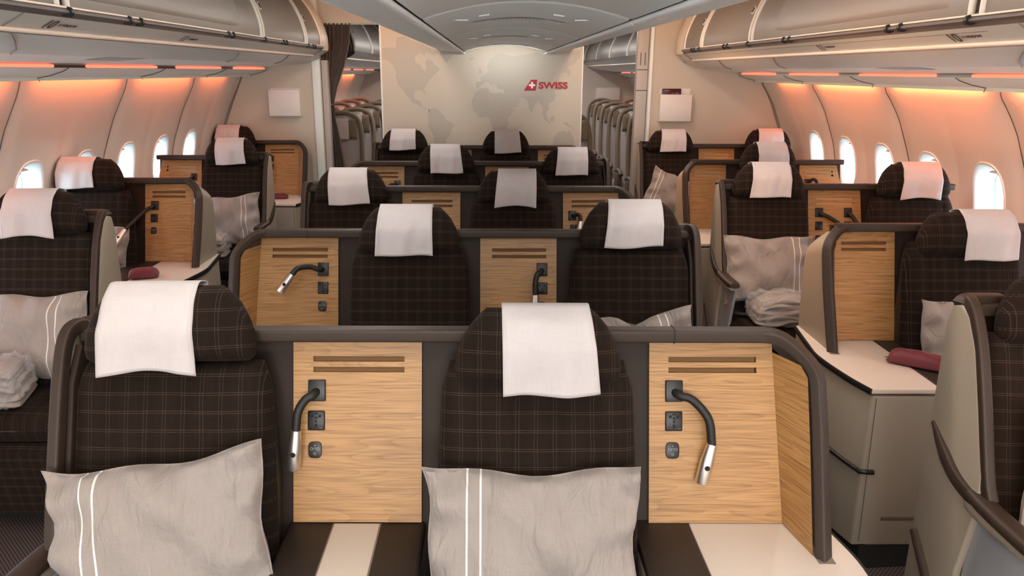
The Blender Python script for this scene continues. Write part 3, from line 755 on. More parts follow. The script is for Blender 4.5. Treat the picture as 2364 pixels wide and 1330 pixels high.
# ------------------------------------------------------------------ curtain in the left aisle opening
n, m = 90, 40; V = []; F = []
for j in range(m+1):
    t = j/m; z = lerp(2.20, .35, t)
    xl = interp([(0, -1.60), (.38, -1.56), (1, -1.55)], t); xr = interp([(0, -1.275), (.1, -1.295), (.2, -1.345), (.30, -1.42), (.38, -1.462), (.44, -1.458), (.55, -1.42), (.69, -1.385), (1, -1.32)], t)
    amp = interp([(0, .022), (.45, .012), (1, .03)], t)
    for i in range(n+1):
        s = i/n; V.append((lerp(xl, xr, s)+.004*sin(s*60+t*5), YBL+.16+amp*sin(s*2*pi*9+1.3*sin(t*4))+.006*sin(s*31+t*9), z))
for j in range(m):
    for i in range(n): F.append((j*(n+1)+i, j*(n+1)+i+1, (j+1)*(n+1)+i+1, (j+1)*(n+1)+i))
mb = MB(); mb.add(V, F); cu = empty('aisle_curtain', (0, 0, 0), 'dark brown pleated curtain gathered at the left aisle opening', 'curtain')
link('curtain_cloth', mb.make(CURT, smooth=True), cu)
mb = MB(); mb.tube([(-1.60, YBL+.16, 2.20), (-.85, YBL+.16, 2.20)], .012, 8); link('curtain_rail', mb.make(WALLW, smooth=True), cu)
mb = MB(); mb.tube([(-1.56, YBL+.13, 1.50), (-1.50, YBL+.118, 1.48), (-1.455, YBL+.14, 1.49)], .02, 8, rz=.006); link('curtain_tie', mb.make(CURT, smooth=True), cu)

# literature boxes on the bulkheads
BX = mat('white_box', (.80, .76, .72), rough=.4)
def litbox(nm, lab, xa, xb, z0, z1, mag, y=YBL, m=BX):
    r = empty(nm, ((xa+xb)/2, y, z0), lab, 'literature box'); w = (xb-xa)/2; h = z1-z0
    link('box_front', MB().box(-w, w, -.075, -.069, 0, h).make(m, bevel=.004), r)
    mb = MB(); mb.box(-w, -w+.006, -.072, 0, 0, h); mb.box(w-.006, w, -.072, 0, 0, h); link('box_side', mb.make(m), r)
    link('box_bottom', MB().box(-w+.006, w-.006, -.069, 0, 0, .006).make(m), r)
    link('box_back', MB().box(-w+.006, w-.006, -.006, 0, .006, h+(.05 if mag else .012)).make(m), r)
    return r
litbox('literature_box', 'plain white literature box on the left bulkhead', -2.0, -1.72, 1.395, 1.625, False)
litbox('literature_box', 'white literature box with a dark magazine on the right bulkhead', 1.505, 1.79, 1.355, 1.59, True)
mg = empty('magazine', (1.60, YBL-.04, 1.365), 'dark maroon magazine standing in the right wall box', 'magazine')
link('cover', MB().box(-.075, .095, 0, .012, 0, .275).make(mat('magazine_cover', (.055, .012, .022), rough=.3), bevel=.001), mg)
link('cover_print', MB().box(-.055, -.015, -.001, 0, .255, .262).box(.01, .04, -.001, 0, .232, .236).box(.045, .075, -.001, 0, .232, .239).make(mat('cover_ink', (.5, .15, .17))), mg)
# rear cabin box on the far wall
litbox('literature_box', 'small white wall box at the far end of the right aisle', 1.86, 2.28, 1.30, 1.50, False, y=YF)
# ------------------------------------------------------------------ seats
TILT = radians(15.2); CT, ST = cos(TILT), sin(TILT)
ZB = .45; YB = -.265          # foot of the backrest front plane
def T(x, s, d=0): return (x, YB+s*ST-d*CT, ZB+s*CT+d*ST)
def panelT(x, z, d=0):        # shell wall plane behind the seats
    return (x, .064+(z-1.2)*.275-d*.964, z+d*.265)

def pad(hw, s0, s1, dfront, thick, nx=30, ny=26, bul=.03, seams=(), pu=6, pv=8, xoff=0):
    """upholstered slab in the tilted back frame; hw: list (t, half width)"""
    V = []; U = []; F = []
    def prof(u, v): return (max(0, 1-abs(u)**pu)**.5)*(max(0, 1-abs(v)**pv)**.5)
    for side in (1, -1):
        for j in range(ny+1):
            v = sin(lerp(-pi/2, pi/2, j/ny)); v = lerp(v, lerp(-1, 1, j/ny), .45)
            for i in range(nx+1):
                u = sin(lerp(-pi/2, pi/2, i/nx)); u = lerp(u, lerp(-1, 1, i/nx), .5)
                w = interp(hw, (v+1)/2); x = u*w; s = lerp(s0, s1, (v+1)/2)
                p = prof(u, v); d = dfront-thick/2+side*(thick/2*p)
                if side > 0:
                    d += bul*(1-u*u)*(1-v*v)*.5
                    for q in seams: d -= .007*math.exp(-((x-q)/.006)**2)*p
                V.append(T(x, s, d)); U.append((x+xoff, s))
    m = (nx+1)*(ny+1)
    for sd in (0, 1):
        for j in range(ny):
            for i in range(nx):
                a = sd*m+j*(nx+1)+i; q = (a, a+1, a+nx+2, a+nx+1); F.append(q if sd == 0 else q[::-1])
    mb = MB(); mb.add(V, F, U); return mb
HRW = [(0, .176), (.06, .190), (.2, .193), (.4, .189), (.58, .177), (.76, .160), (.88, .142), (.95, .130), (1, .120)]
HS0, HS1, HD, HT = .692, .868, .045, .125
def hr_front(x, s):
    t = (s-HS0)/(HS1-HS0)
    if t > 1 or t < 0: return None
    v = t*2-1; w = interp(HRW, t); u = x/w
    if abs(u) > 1: return None
    p = (max(0, 1-abs(u)**6)**.5)*(max(0, 1-abs(v)**8)**.5)
    return HD-HT/2+HT/2*p+.05*(1-u*u)*(1-v*v)*.5
def cover_mesh(var):
    """white cloth over the headrest"""
    rnd = random.Random(var); sk = rnd.uniform(-.012, .012); L = rnd.uniform(.175, .198); ph = rnd.uniform(0, 6)
    hw = .099; nx = 24; V = []; U = []; F = []
    # path: back down 5cm, over the top, down the front
    rows = []
    top = HS1+.004
    for k in range(5): rows.append((top-.045+.045*k/4, -HT*.42+HD-.03, 'b'))
    for k in range(1, 7):
        a = pi*k/7; rows.append((top+.006*sin(a), lerp(HD-HT*.80, HD-.012, k/7), 't'))
    nf = 30
    for k in range(nf+1): rows.append((top-.002-L*k/nf, None, 'f'))
    DD = []
    for r, (s, d, kd) in enumerate(rows):
        g = max(0, (HS1-s)/L) if kd == 'f' else 0
        for i in range(nx+1):
            u = lerp(-1, 1, i/nx); x = u*(hw+.010*g)+sk*g*1.2
            ss = s
            if d is None:
                q = None
                for back in (0,):
                    q = hr_front(x*.96, min(s, HS1-.001))
                if q is None: q = HD-.03 if s > HS0 else 0
                hang = .0815-.010*u*u*.35-(.785-s)*.27+.004*sin(u*4+ph)*g if s < .785 else 0
                dd = max(q+.0055, hang, .026)
                if s > HS1-.02: dd = lerp(HD-.012, dd, min(1, (top-s)/.022))
                dd += (.0030*sin(u*5+ph)+.0018*sin(u*11+ph*2+g*4))*min(1, g*1.6)
                if g > .9: dd += .002
                ss = s-(.004*sin(u*3+ph))*g - (.006*u*u if var % 2 else -.003*u)*g
            else: dd = d
            DD.append([x, ss, dd])
    c_ = nx+1
    for _ in range(5):
        old = [q[2] for q in DD]
        for r in range(9, len(rows)-1):
            for i in range(c_): DD[r*c_+i][2] = max(old[r*c_+i]-.004, (old[(r-1)*c_+i]+2*old[r*c_+i]+old[(r+1)*c_+i])/4)+.0003
    for (x, ss, dd) in DD: V.append(T(x, ss, dd)); U.append((x+var, ss))
    for r in range(len(rows)-1):
        for i in range(nx): F.append((r*(nx+1)+i, r*(nx+1)+i+1, (r+1)*(nx+1)+i+1, (r+1)*(nx+1)+i))
    mb = MB(); mb.add(V, F, U); return mb
def hem_mesh(var, me):
    nx = 24; cols = nx+1; vs = [v.co.copy() for v in me.vertices]; R = len(vs)//cols
    nrm = Vector((0, -CT, ST))
    def P(r, i, off=.0012): return vs[r*cols+i]+nrm*off
    path = [P(r, 1) for r in range(11, R-2)]+[P(R-2, i) for i in range(1, nx)]+[P(r, nx-1) for r in range(R-2, 10, -1)]
    return MB().tube(path, .0013, 5)
def build_seat(x, y0, label, group, aisle=0, raise_h=0, seams=False, belt=False, twist=0):
    """aisle: -1 / 1 = side that carries the aisle shell; 0 = none"""
    r = empty('business_seat', (x, y0, 0), label, 'airline seat', group)
    ss = (-.155, .155) if seams else ()
    link('backrest', cached(('back', seams), lambda: pad([(0, .243), (.5, .238), (.9, .226), (1, .205)], .0, .718, .0, .11, 34, 40, .035, ss, 14, 24).make(PLAID, smooth=True)), r)
    h = link('headrest', cached('headrest', lambda: pad(HRW, HS0, HS1, HD, HT, 30, 24, .05, (-.11, .11)).make(PLAID, smooth=True)), r)
    h.location = (0, raise_h*ST, raise_h*CT); h.rotation_euler = (0, 0, twist)
    def side_bolster(sx):
        mb = MB(); mb.tube([T(sx*(.214-.02*max(0, (s-.5)/.2)), s, -.075) for s in (.03, .2, .45, .62, .68, .70)], [.022, .024, .022, .018, .012, .004], 12, rz=[.05, .055, .05, .04, .028, .01]); return mb.make(LEATHER, smooth=True)
    for sx in (-1, 1): link('side_bolster', cached(('bol', sx), lambda: side_bolster(sx)), r)
    def neck():
        mb = MB(); mb.tube([T(-.12, .705, -.07), T(.12, .705, -.07)], .03, 12, rz=.03); return mb.make(BLACK2, smooth=True)
    link('headrest_bracket', cached('neck', neck), r)
    def cush():
        mb = MB(); nx, ny = 24, 20; V = []; F = []; U = []
        for sd in (1, -1):
            for j in range(ny+1):
                v = sin(lerp(-pi/2, pi/2, j/ny)); v = lerp(v, lerp(-1, 1, j/ny), .4)
                for i in range(nx+1):
                    u = sin(lerp(-pi/2, pi/2, i/nx)); u = lerp(u, lerp(-1, 1, i/nx), .4)
                    p = (max(0, 1-abs(u)**10)**.5)*(max(0, 1-abs(v)**8)**.5)
                    yy = lerp(-.57, -.16, (v+1)/2); zz = .475+(-(v+1)/2)*.025
                    V.append((u*.242, yy, zz+sd*.065*p+(.012*(1-u*u)*(1-v*v) if sd > 0 else 0))); U.append((u*.242, yy))
        m = (nx+1)*(ny+1)
        for sd in (0, 1):
            for j in range(ny):
                for i in range(nx):
                    a = sd*m+j*(nx+1)+i; F.append((a, a+1, a+nx+2, a+nx+1))
        mb.add(V, F, U); return mb.make(PLAID, smooth=True)
    link('seat_cushion', cached('cush', cush), r)
    def leg():
        mb = MB(); nx, ny = 20, 14; V = []; F = []; U = []
        for sd in (1, -1):
            for j in range(ny+1):
                v = lerp(-1, 1, j/ny)
                for i in range(nx+1):
                    u = sin(lerp(-pi/2, pi/2, i/nx)); p = (max(0, 1-abs(u)**10)**.5)*(max(0, 1-abs(v)**10)**.5)
                    zz = lerp(.06, .405, (v+1)/2); wd = lerp(.19, .236, (v+1)/2)
                    V.append((u*wd, -.46-.06*(v+1)/2-sd*.05*p, zz)); U.append((u*wd, zz))
        m = (nx+1)*(ny+1)
        for sd in (0, 1):
            for j in range(ny):
                for i in range(nx):
                    a = sd*m+j*(nx+1)+i; F.append((a, a+1, a+nx+2, a+nx+1))
        mb.add(V, F, U); return mb.make(PLAID, smooth=True)
    link('leg_rest', cached('leg', leg), r)
    link('seat_base', cached('base', lambda: MB().box(-.21, .21, -.40, -.25, .0, .40).make(BLACK2)), r)
    if belt:
        def bl():
            mb = MB(); mb.tube(bez([(-.22, -.30, .555), (-.10, -.36, .55), (-.02, -.47, .552)]), .022, 8, rz=.003); mb.tube(bez([(.22, -.30, .555), (.14, -.40, .553), (.08, -.48, .552)]), .022, 8, rz=.003); return mb.make(mat('belt_webbing', (.04, .035, .035), rough=.7), smooth=True)
        b = link('seat_belt', cached('belt', bl), r)
        def bk(): return MB().box(-.04, -.002, -.50, -.445, .552, .562).box(.055, .10, -.515, -.46, .552, .562).make(STEEL, bevel=.003)
        link('buckle', cached('buckle', bk), b)
    if aisle:
        s = aisle
        def plate():
            mb = MB(); x0, x1 = sorted((s*.238, s*.262))
            mb.prism([(.05, .10), (.05, 1.12), (.035, 1.185), (.0, 1.195), (-.045, 1.175), (-.09, 1.10), (-.20, .80), (-.20, .70), (-.165, .5), (-.16, .10)], 'x', x0, x1)
            return mb.make(TAUPE, bevel=.006)
        link('side_shell', cached(('plate', s), plate), r)
        def inner():
            mb = MB(); x0, x1 = sorted((s*.222, s*.240)); mb.prism([(.04, .3), (.04, 1.10), (-.02, 1.165), (-.08, 1.09), (-.185, .80), (-.185, .3)], 'x', x0, x1); return mb.make(DARK, bevel=.004)
        link('inner_liner', cached(('inner', s), inner), r)
        def rim():
            xx = s*.247; pth = bez([(xx-s*.03, .03, 1.19), (xx-s*.008, .0, 1.203), (xx, -.04, 1.185), (xx, -.085, 1.11), (xx, -.14, .97), (xx, -.20, .80), (xx-s*.005, -.222, .745)], 6)
            return MB().tube(pth, .014, 28, rz=.017, power=5).make(RIM, smooth=True)
        link('shell_trim', cached(('rim', s), rim), r)
        def corner():
            return MB().tube(bez([(s*.252, .02, 1.187), (s*.235, .025, 1.20), (s*.20, .035, 1.20), (s*.13, .045, 1.197)], 5), .020, 28, rz=.015, power=5).make(RIM, smooth=True)
        link('top_trim', cached(('corner', s), corner), r)
        def waist():
            xx = s*.266; return MB().tube(bez([(xx, .03, .845), (xx+s*.004, -.03, .80), (xx+s*.004, -.11, .745), (xx-s*.004, -.20, .715), (xx-s*.01, -.235, .715)], 6), [.005]+[.012]*23+[.018], 10, rz=[.006]+[.018]*23+[.022], power=3)
        def wa():
            mb = waist_(); return mb.make(RIM, smooth=True)
        def waist_():
            xx = s*.264; pth = bez([(xx, .03, .845), (xx+s*.004, -.03, .80), (xx+s*.004, -.11, .75), (xx-s*.004, -.20, .725)], 6)
            k = len(pth); return MB().tube(pth, [lerp(.004, .011, min(1, i/8)) for i in range(k)], 10, rz=[lerp(.006, .02, min(1, i/8)) for i in range(k)], power=3)
        link('waist_trim', cached(('waist', s), wa), r)
        def arm():
            xx = s*.246; pth = bez([(xx, -.16, .735), (xx+s*.014, -.25, .738), (xx+s*.022, -.38, .742), (xx+s*.024, -.48, .746)], 5); k = len(pth)
            return MB().tube(pth, [lerp(.028, .031, i/k) if i < k-2 else .024 for i in range(k)], 12, rz=[.017 if i < k-2 else .012 for i in range(k)], power=3).make(RIM, smooth=True)
        a = link('armrest', cached(('arm', s), arm), r)
        def ab():
            xx = s*.246; pth = bez([(xx, -.17, .705), (xx+s*.013, -.25, .708), (xx+s*.021, -.38, .718), (xx+s*.023, -.47, .728)], 5); k = len(pth)
            return MB().tube(pth, .024, 10, rz=[lerp(.02, .008, i/k) for i in range(k)], power=3).make(TAUPE, smooth=True)
        link('armrest_underside', cached(('ab', s), ab), a)
        def sil():
            mb = MB(); x0, x1 = sorted((s*.228, s*.245)); mb.prism([(-.16, .12), (-.17, .70), (-.40, .70), (-.37, .60), (-.33, .45), (-.29, .12)], 'x', x0, x1); return mb.make(SILVER, bevel=.006)
        link('armrest_panel', cached(('sil', s), sil), r)
        def kt():
            xx = s*.266; return MB().tube(bez([(xx, .03, .50), (xx+s*.003, -.05, .42), (xx, -.12, .33), (xx, -.15, .26)], 6), .010, 8, rz=.014, power=3).make(RIM, smooth=True)
        link('lower_trim', cached(('kt', s), kt), r)
    return r
cov_n = [0]
def cover_for(x, y0, label, raise_h=0, twist=0, var=None):
    if var is None: cov_n[0] += 1; var = cov_n[0] % 5
    me = cached(('cover', var), lambda: cover_mesh(var).make(CLOTH, smooth=True))
    o = link('headrest_cover', me, None, (x, y0+raise_h*ST, raise_h*CT)); o.rotation_euler = (0, 0, twist)
    tag(o, label, 'headrest cover', 'white cloths over the headrests')
    mod = o.modifiers.new('thickness', 'SOLIDIFY'); mod.thickness = .0015; mod.offset = 1
    link('hem', cached(('hem', var), lambda: hem_mesh(var, me).make(CLOTH, smooth=True)), o)
    return o

# ------------------------------------------------------------------ consoles
def lamp(parent, px, pz, arm, head, down=True):
    """reading lamp: plate on the wood panel, rubber goose neck, metal head; arm/head are (dx, forward, dz) from the plate"""
    c = Vector(panelT(px, pz, .004))
    pl = link('lamp_mount', cached('lampmount', lambda: MB().box(-.021, .021, -.011, .004, -.026, .026).make(BLACK, bevel=.002)), parent, c)
    pl.rotation_euler = (-radians(15.4), 0, 0)
    g = lambda p: c+Vector((p[0], -p[1], p[2]))
    pth = bez([c, g((arm[0][0]*.25, .025, arm[0][2]*.25))]+[g(p) for p in arm], 8)
    link('lamp_neck', MB().tube(pth, .0105, 12).make(RUBBER, smooth=True), parent)
    a, b = g(arm[-1]), g(head); d = (b-a); L = d.length
    hp = [a-d*.02, a+d*.02, a+d*.25, a+d*.45, a+d*.97, b]
    mb = MB(); mb.tube(hp, [.0118, .0122, .0145, .0165, .0165, .015], 18)
    hd = link('lamp_head', mb.make(ALU, smooth=True), parent)
    mb = MB(); mb.tube([b-d*.01, b+d*.012], .011, 14); link('lamp_lens', mb.make(BLACK, smooth=True), hd)
    n = Vector((0, -1, .28)); n = (n-d.normalized()*n.dot(d.normalized())).normalized(); mid = a+d*.56
    mb = MB(); mb.tube([mid+n*.010, mid+n*.0165], .0065, 14); link('lamp_button', mb.make(BLACK2, smooth=True), hd)
def outlet_mesh(): return MB().box(-.021, .021, -.003, .003, -.024, .024).make(BLACK, bevel=.003)
def outlet_detail():
    mb = MB()
    for (a, b, c, d) in ((-.012, -.006, .008, .014), (.006, .012, .008, .014), (-.003, .003, .005, .009), (-.002, .002, -.004, .002), (-.0025, .0025, -.016, -.008), (-.004, .004, .016, .019)):
        mb.box(a, b, -.0042, -.003, c, d)
    return mb.make(BLACK2)
def outlet_mark():
    mb = MB(); mb.box(.008, .017, -.0042, -.0034, -.019, -.0175); mb.box(.010, .0112, -.0042, -.0034, -.017, -.0135); mb.box(.0135, .0147, -.0042, -.0034, -.017, -.0145)
    return mb.make(GREYP)
def control_mesh(): return MB().prism([(.0165*math.copysign(abs(cos(t))**.55, cos(t)), .020*math.copysign(abs(sin(t))**.55, sin(t))) for t in [2*pi*k/28 for k in range(28)]], 'y', -.003, .003).make(BLACK, bevel=.0012)
def ring_pts(cx, cz, r, n=14): return [(cx+r*cos(2*pi*k/n), -.0036, cz+r*sin(2*pi*k/n)) for k in range(n+1)]
def control_marks():
    mb = MB()
    for (cx, cz, r) in ((-.008, .003, .0032), (.008, .003, .0032), (0, -.009, .0028)): mb.tube(ring_pts(cx, cz, r), .0005, 4, caps=False)
    mb.tube([(-.003, -.0036, .001), (-.003, -.0036, .004), (0, -.0036, .0058), (.003, -.0036, .004), (.003, -.0036, .001)], .0005, 4)
    mb.box(-.001, .001, -.0038, -.003, .0105, .0125)
    return mb.make(mat('grey_mark', (.35, .35, .35)))
def wood_panel(x0, x1, x1b=None, x0b=None, ztop=1.152, slots=True):
    x1b = x1 if x1b is None else x1b; x0b = x0 if x0b is None else x0b; zb = .722
    mb = MB()
    def quad(xa, xb, z0, z1):
        # xa, xb given at top; sheared with the panel edges; slab of 8 mm
        def X(x, z):
            t = (ztop-z)/(ztop-zb); f = (x-x0)/(x1-x0); return lerp(lerp(x0, x0b, t), lerp(x1, x1b, t), f)
        V = []; U = []
        for d in (.008, 0):
            for (xx, z) in ((xa, z0), (xb, z0), (xb, z1), (xa, z1)): V.append(panelT(X(xx, z), z, d)); U.append((X(xx, z), z))
        mb.add(V, [(0, 1, 2, 3), (7, 6, 5, 4), (0, 4, 5, 1), (1, 5, 6, 2), (2, 6, 7, 3), (3, 7, 4, 0)], U)
    w = x1-x0; sa, sb = x0+w*.155, x1-w*.135
    if not slots: quad(x0, x1, zb, ztop); return mb
    zs = [(1.1005, 1.1135), (1.0755, 1.0885)]
    quad(x0, x1, 1.1135, ztop); quad(x0, sa, 1.0755, 1.1135); quad(sb, x1, 1.0755, 1.1135); quad(sa, sb, 1.0885, 1.1005)
    quad(x0, x1, zb, 1.0755)
    return mb
SLOT = mat('slot_recess', (.15, .075, .028), rough=.6, spec=.2)
def console(x0, x1, y0, label, group, ctrl=(), wing=0, x1b=None, x0b=None, table='white', tx=None, ped=True, lamps=(), outlets=True, slotcol=SLOT, wx=None):
    """x0..x1 wood at the top; wing -1/1: privacy wing at that side; tx: (xa, xb) table extents; ctrl: x positions of fittings"""
    r = empty('side_console', ((x0+x1)/2, y0, 0), label, 'side console', group)
    cx = (x0+x1)/2; X = lambda x: x-cx
    link('wood_panel', wood_panel(X(x0), X(x1), None if x1b is None else X(x1b), None if x0b is None else X(x0b)).make(WOOD), r)
    w = x1-x0
    mb = MB()
    for z0, z1 in ((1.1005, 1.1135), (1.0755, 1.0885)):
        V = [panelT(X(x0)+w*.15, z0-.001, .0005), panelT(X(x1)-w*.13, z0-.001, .0005), panelT(X(x1)-w*.13, z1+.001, .0005), panelT(X(x0)+w*.15, z1+.001, .0005)]
        mb.add(V, [(0, 1, 2, 3)])
    link('slot_recess', mb.make(slotcol), r)
    for px in ctrl:
        if outlets:
            o = link('power_outlet', cached('outlet', outlet_mesh), r, panelT(X(px), .962, .009)); o.rotation_euler = (-radians(15.4), 0, 0)
            link('socket_holes', cached('outletd', outlet_detail), o); link('outlet_mark', cached('outletm', outlet_mark), o)
            o = link('seat_control', cached('control', control_mesh), r, panelT(X(px)-.003, .893, .009)); o.rotation_euler = (-radians(15.4), 0, 0)
            link('control_symbols', cached('controlm', control_marks), o)
    for (px, arm, head) in lamps:
        lamp(r, X(px), 1.033, arm, head)
    # table top and pedestal
    ta, tb = tx if tx else (x0-.01, x1+.01); yf = -.58
    if wing:
        s = wing; xw = wx if wx is not None else ((x1+.085) if s > 0 else (x0-.085)); xo = X(xw); xi = X(x1) if s > 0 else X(x0)
        # inner wooden cheek, angled outwards
        def cheek():
            mb = MB(); V = []; U = []
            ky = [(.722, -.205), (.95, -.115), (1.10, -.065), (1.145, -.035)]; kx = [(.722, .034), (.95, .030), (1.10, .033), (1.145, .055)]
            nr, nc = 16, 8
            for i in range(nr+1):
                z = lerp(.722, 1.125, i/nr); yfr = interp(ky, z); xx = xo-s*interp(kx, z); t = (1.152-z)/.43
                a = Vector(panelT(lerp(xi, X(x1 if s > 0 else x0) + ((x1b-x1) if x1b is not None and s > 0 else (x0b-x0) if x0b is not None and s < 0 else 0), t), z, .006)); b = Vector((xx, yfr, z))
                V += [tuple(a.lerp(b, j/nc)) for j in range(nc+1)]
            U = [(v[1]*1.0, v[2]) for v in V]
            mb.add(V, [(i*(nc+1)+j, i*(nc+1)+j+1, (i+1)*(nc+1)+j+1, (i+1)*(nc+1)+j) for i in range(nr) for j in range(nc)], U); return mb
        link('wood_cheek', cheek().make(WOOD, smooth=True), r)
        rm = bez([(X(x1)-.03 if s > 0 else X(x0)+.03, .018, 1.184), (xo-s*.12, .018, 1.184), (xo-s*.080, .008, 1.179), (xo-s*.035, -.026, 1.148), (xo-s*.010, -.055, 1.11), (xo-s*.006, -.078, 1.05), (xo-s*.006, -.125, .93), (xo-s*.010, -.20, .745), (xo-s*.012, -.215, .715)], 7)
        k = len(rm)
        pl = MB(); V = []; q = rm[14:]; nq = len(q)
        for yo, io in ((.0, .010), (.12, .010), (.12, -.004), (.0, -.004)):
            for i, p in enumerate(q):
                hx = min(1, i/14)
                V.append((p[0]+s*io*hx, min(.125, max(p[1], p[1]+yo*1.0+(.0 if not yo else max(0, -p[1])))), p[2]+(io if hx < 1 else 0)*(1-hx)-.002-(.05*max(0, min(1, (p[2]-.9)/.2)) if yo else 0)))
        F = [(a_*nq+i, a_*nq+i+1, b_*nq+i+1, b_*nq+i) for a_, b_ in ((0, 1), (1, 2), (2, 3), (3, 0)) for i in range(nq-1)]+[(0, nq, 2*nq, 3*nq), (nq-1, 2*nq-1, 3*nq-1, 4*nq-1)]
        link('privacy_wing', pl.add(V, F).make(TAUPE, smooth=True), r)
        link('wing_trim', MB().tube([(a, b, c-.006) for a, b, c in rm], .019, 32, rz=[lerp(.0165, .0135, min(1, i/(len(rm)*.4))) for i in range(len(rm))], power=6).make(RIM, smooth=True), r)
        # table outline bulging to the aisle
        if s > 0: outer = [(xo+.012, .12), (xo+.045, -.10), (xo+.062, -.25), (xo+.040, -.45), (xo+.010, yf)]
        else: outer = [(xo-.012, .12), (xo-.045, -.10), (xo-.062, -.25), (xo-.040, -.45), (xo-.010, yf)]
        oc = [tuple(v)[:2] for v in bez([(a, b, 0) for a, b in outer], 6)]
        inx = X(ta) if s > 0 else X(tb)
        poly = oc+[(inx, yf), (inx, .12)] if s > 0 else oc+[(inx, yf), (inx, .12)]
        dark_in = inx; mid = lerp(X(x0), X(x1), .33) if s > 0 else lerp(X(x0), X(x1), .67)
        polyw = oc+[(mid, yf), (mid, .12)]
        link('table_top', MB().prism(polyw, 'z', .705, .722).make(WHITE, bevel=.002), r)
        a, b = sorted((mid-s*.002, inx)); link('leather_pad', MB().box(a, b, yf+.01, .10, .700, .724).make(LEATHER, bevel=.004), r)
        link('table_edge', MB().tube([(p[0]+s*.001, p[1], .712) for p in oc], .006, 8, rz=.011, power=3).make(BLACK, smooth=True), r)
        body = [(a-s*.006, b) for a, b in oc]
        if ped:
            poly = body+[(inx, yf), (inx, .12)]
            link('pedestal', MB().prism(poly, 'z', .10, .695).make(TAUPE, bevel=.008), r)
            sh = [(a-s*.03, b if i else b) for i, (a, b) in enumerate(body)]
            link('kick_plate', MB().prism(sh+[(inx, yf+.03), (inx, .12)], 'z', 0, .105).make(BLACK2), r)
            hl = [(p[0]+s*.004, p[1], .405+.0*i) for i, p in enumerate(oc[9:])]+[(oc[-1][0]-s*.02, yf-.006, .405), (oc[-1][0]-s*.045, yf-.008, .405)]
            link('side_handle', MB().tube(hl, .008, 8, rz=.009).make(BLACK, smooth=True), r)
            e = oc[-1][0]; g0, g1 = sorted((e-s*.10, e-s*.30))
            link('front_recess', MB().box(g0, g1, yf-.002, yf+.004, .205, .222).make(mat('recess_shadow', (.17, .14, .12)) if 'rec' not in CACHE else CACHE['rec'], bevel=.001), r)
            gj = e-s*.03
            link('corner_joint', MB().tube([(gj+s*.012, yf-.003, .69), (gj, yf-.003, .12)], .0012, 5).make(GREYP), r)
            link('wing_socket', MB().tube([(xo-s*.012, -.2, .7222), (xo-s*.012, -.235, .7222)], .020, 12, rz=.001).make(EDGE, smooth=True), r)
    else:
        a, b = X(ta), X(tb)
        link('leather_top', MB().box(a, b, yf, -.065, .695, .722).make(LEATHER, bevel=.008), r)
        if table == 'inlay':
            m0 = lerp(a, b, .335); m1 = lerp(a, b, .665)
            link('inlay_frame', MB().box(m0-.004, m1+.004, yf+.004, -.078, .7205, .7235).make(EDGE, bevel=.0008), r)
            link('white_inlay', MB().box(m0, m1, yf+.01, -.082, .7215, .7245).make(WHITE, bevel=.0005), r)
        elif table == 'white':
            link('table_top', MB().box(a+.02, b-.02, yf+.01, -.08, .7205, .7245).make(WHITE, bevel=.001), r)
        link('pedestal', MB().box(a+.004, b-.004, yf+.02, -.26, 0, .695).make(DARK), r)
    return r
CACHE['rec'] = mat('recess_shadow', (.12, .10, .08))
def partition(xa, xb, y0, label, group, joints=(), caps=(1, 1)):
    """dark wall behind a row with its thick top rail"""
    cx = (xa+xb)/2; r = empty('row_partition', (cx, y0, 0), label, 'partition', group); w = (xb-xa)/2
    V = []; zs = (.12, 1.178)
    V = [panelT(-w, .12, -.004), panelT(w, .12, -.004), panelT(w, 1.178, -.004), panelT(-w, 1.178, -.004)]
    V += [(v[0], v[1]+.02, v[2]) for v in V]
    link('wall_panel', MB().add(V, [(0, 1, 2, 3), (7, 6, 5, 4), (0, 4, 5, 1), (1, 5, 6, 2), (2, 6, 7, 3), (3, 7, 4, 0)]).make(DARK), r)
    link('top_rail', MB().tube([(-w, .018, 1.178), (w, .018, 1.178)], .020, 32, rz=.0165, power=6).make(RIM, smooth=True), r)
    for x in joints:
        link('rail_joint', MB().box(x-cx-.0009, x-cx+.0009, -.0025, .0385, 1.161, 1.195).make(BLACK2), r)
    return r
# ------------------------------------------------------------------ layout of the cabin rows
YC = (1.728, 2.92, 4.10, 5.28, 6.46); YR = (1.94, 3.06, 4.21, 5.41, 6.62); YL = (3.21, 4.40, 5.64, 6.90)
GS = 'business seats of the cabin'; GC = 'wood-panelled side consoles'; GP = 'row partitions'
rn = ('nearest', 'second', 'third', 'fourth', 'last')
seatx = {0: (-.742, .108), 1: (-.315, .53), 2: (-.742, .115), 3: (-.312, .535), 4: (-.72, .115)}
covx = {0: (-.765, .122), 1: (-.32, .535), 2: (-.75, .132), 3: (-.312, .54), 4: (-.721, .121)}
rz_ = {0: (.024, -.025), 1: (.004, .024), 2: (-.001, -.005), 3: (.016, -.002), 4: (.035, .028)}
LM = {0: [[(-.425, [(-.022, .035, -.010), (-.038, .050, -.035), (-.044, .060, -.080)], (-.054, .070, -.178))], [(.445, [(.040, .035, -.010), (.075, .055, -.050), (.085, .065, -.112)], (.064, .075, -.208))]],
      1: [[(-.662, [(-.045, .035, .018), (-.085, .06, .018), (-.105, .08, -.002)], (-.150, .10, -.066))], [(.198, [(-.020, .035, -.012), (-.028, .05, -.045), (-.027, .06, -.088)], (-.027, .07, -.185))]],
      2: [[], [(.436, [(.022, .035, .012), (.036, .05, .006), (.038, .06, -.02)], (.026, .07, -.11))]],
      3: [[(-.650, [(-.04, .035, .004), (-.058, .05, -.012), (-.060, .06, -.04)], (-.064, .07, -.13))], []],
      4: [[], []]}
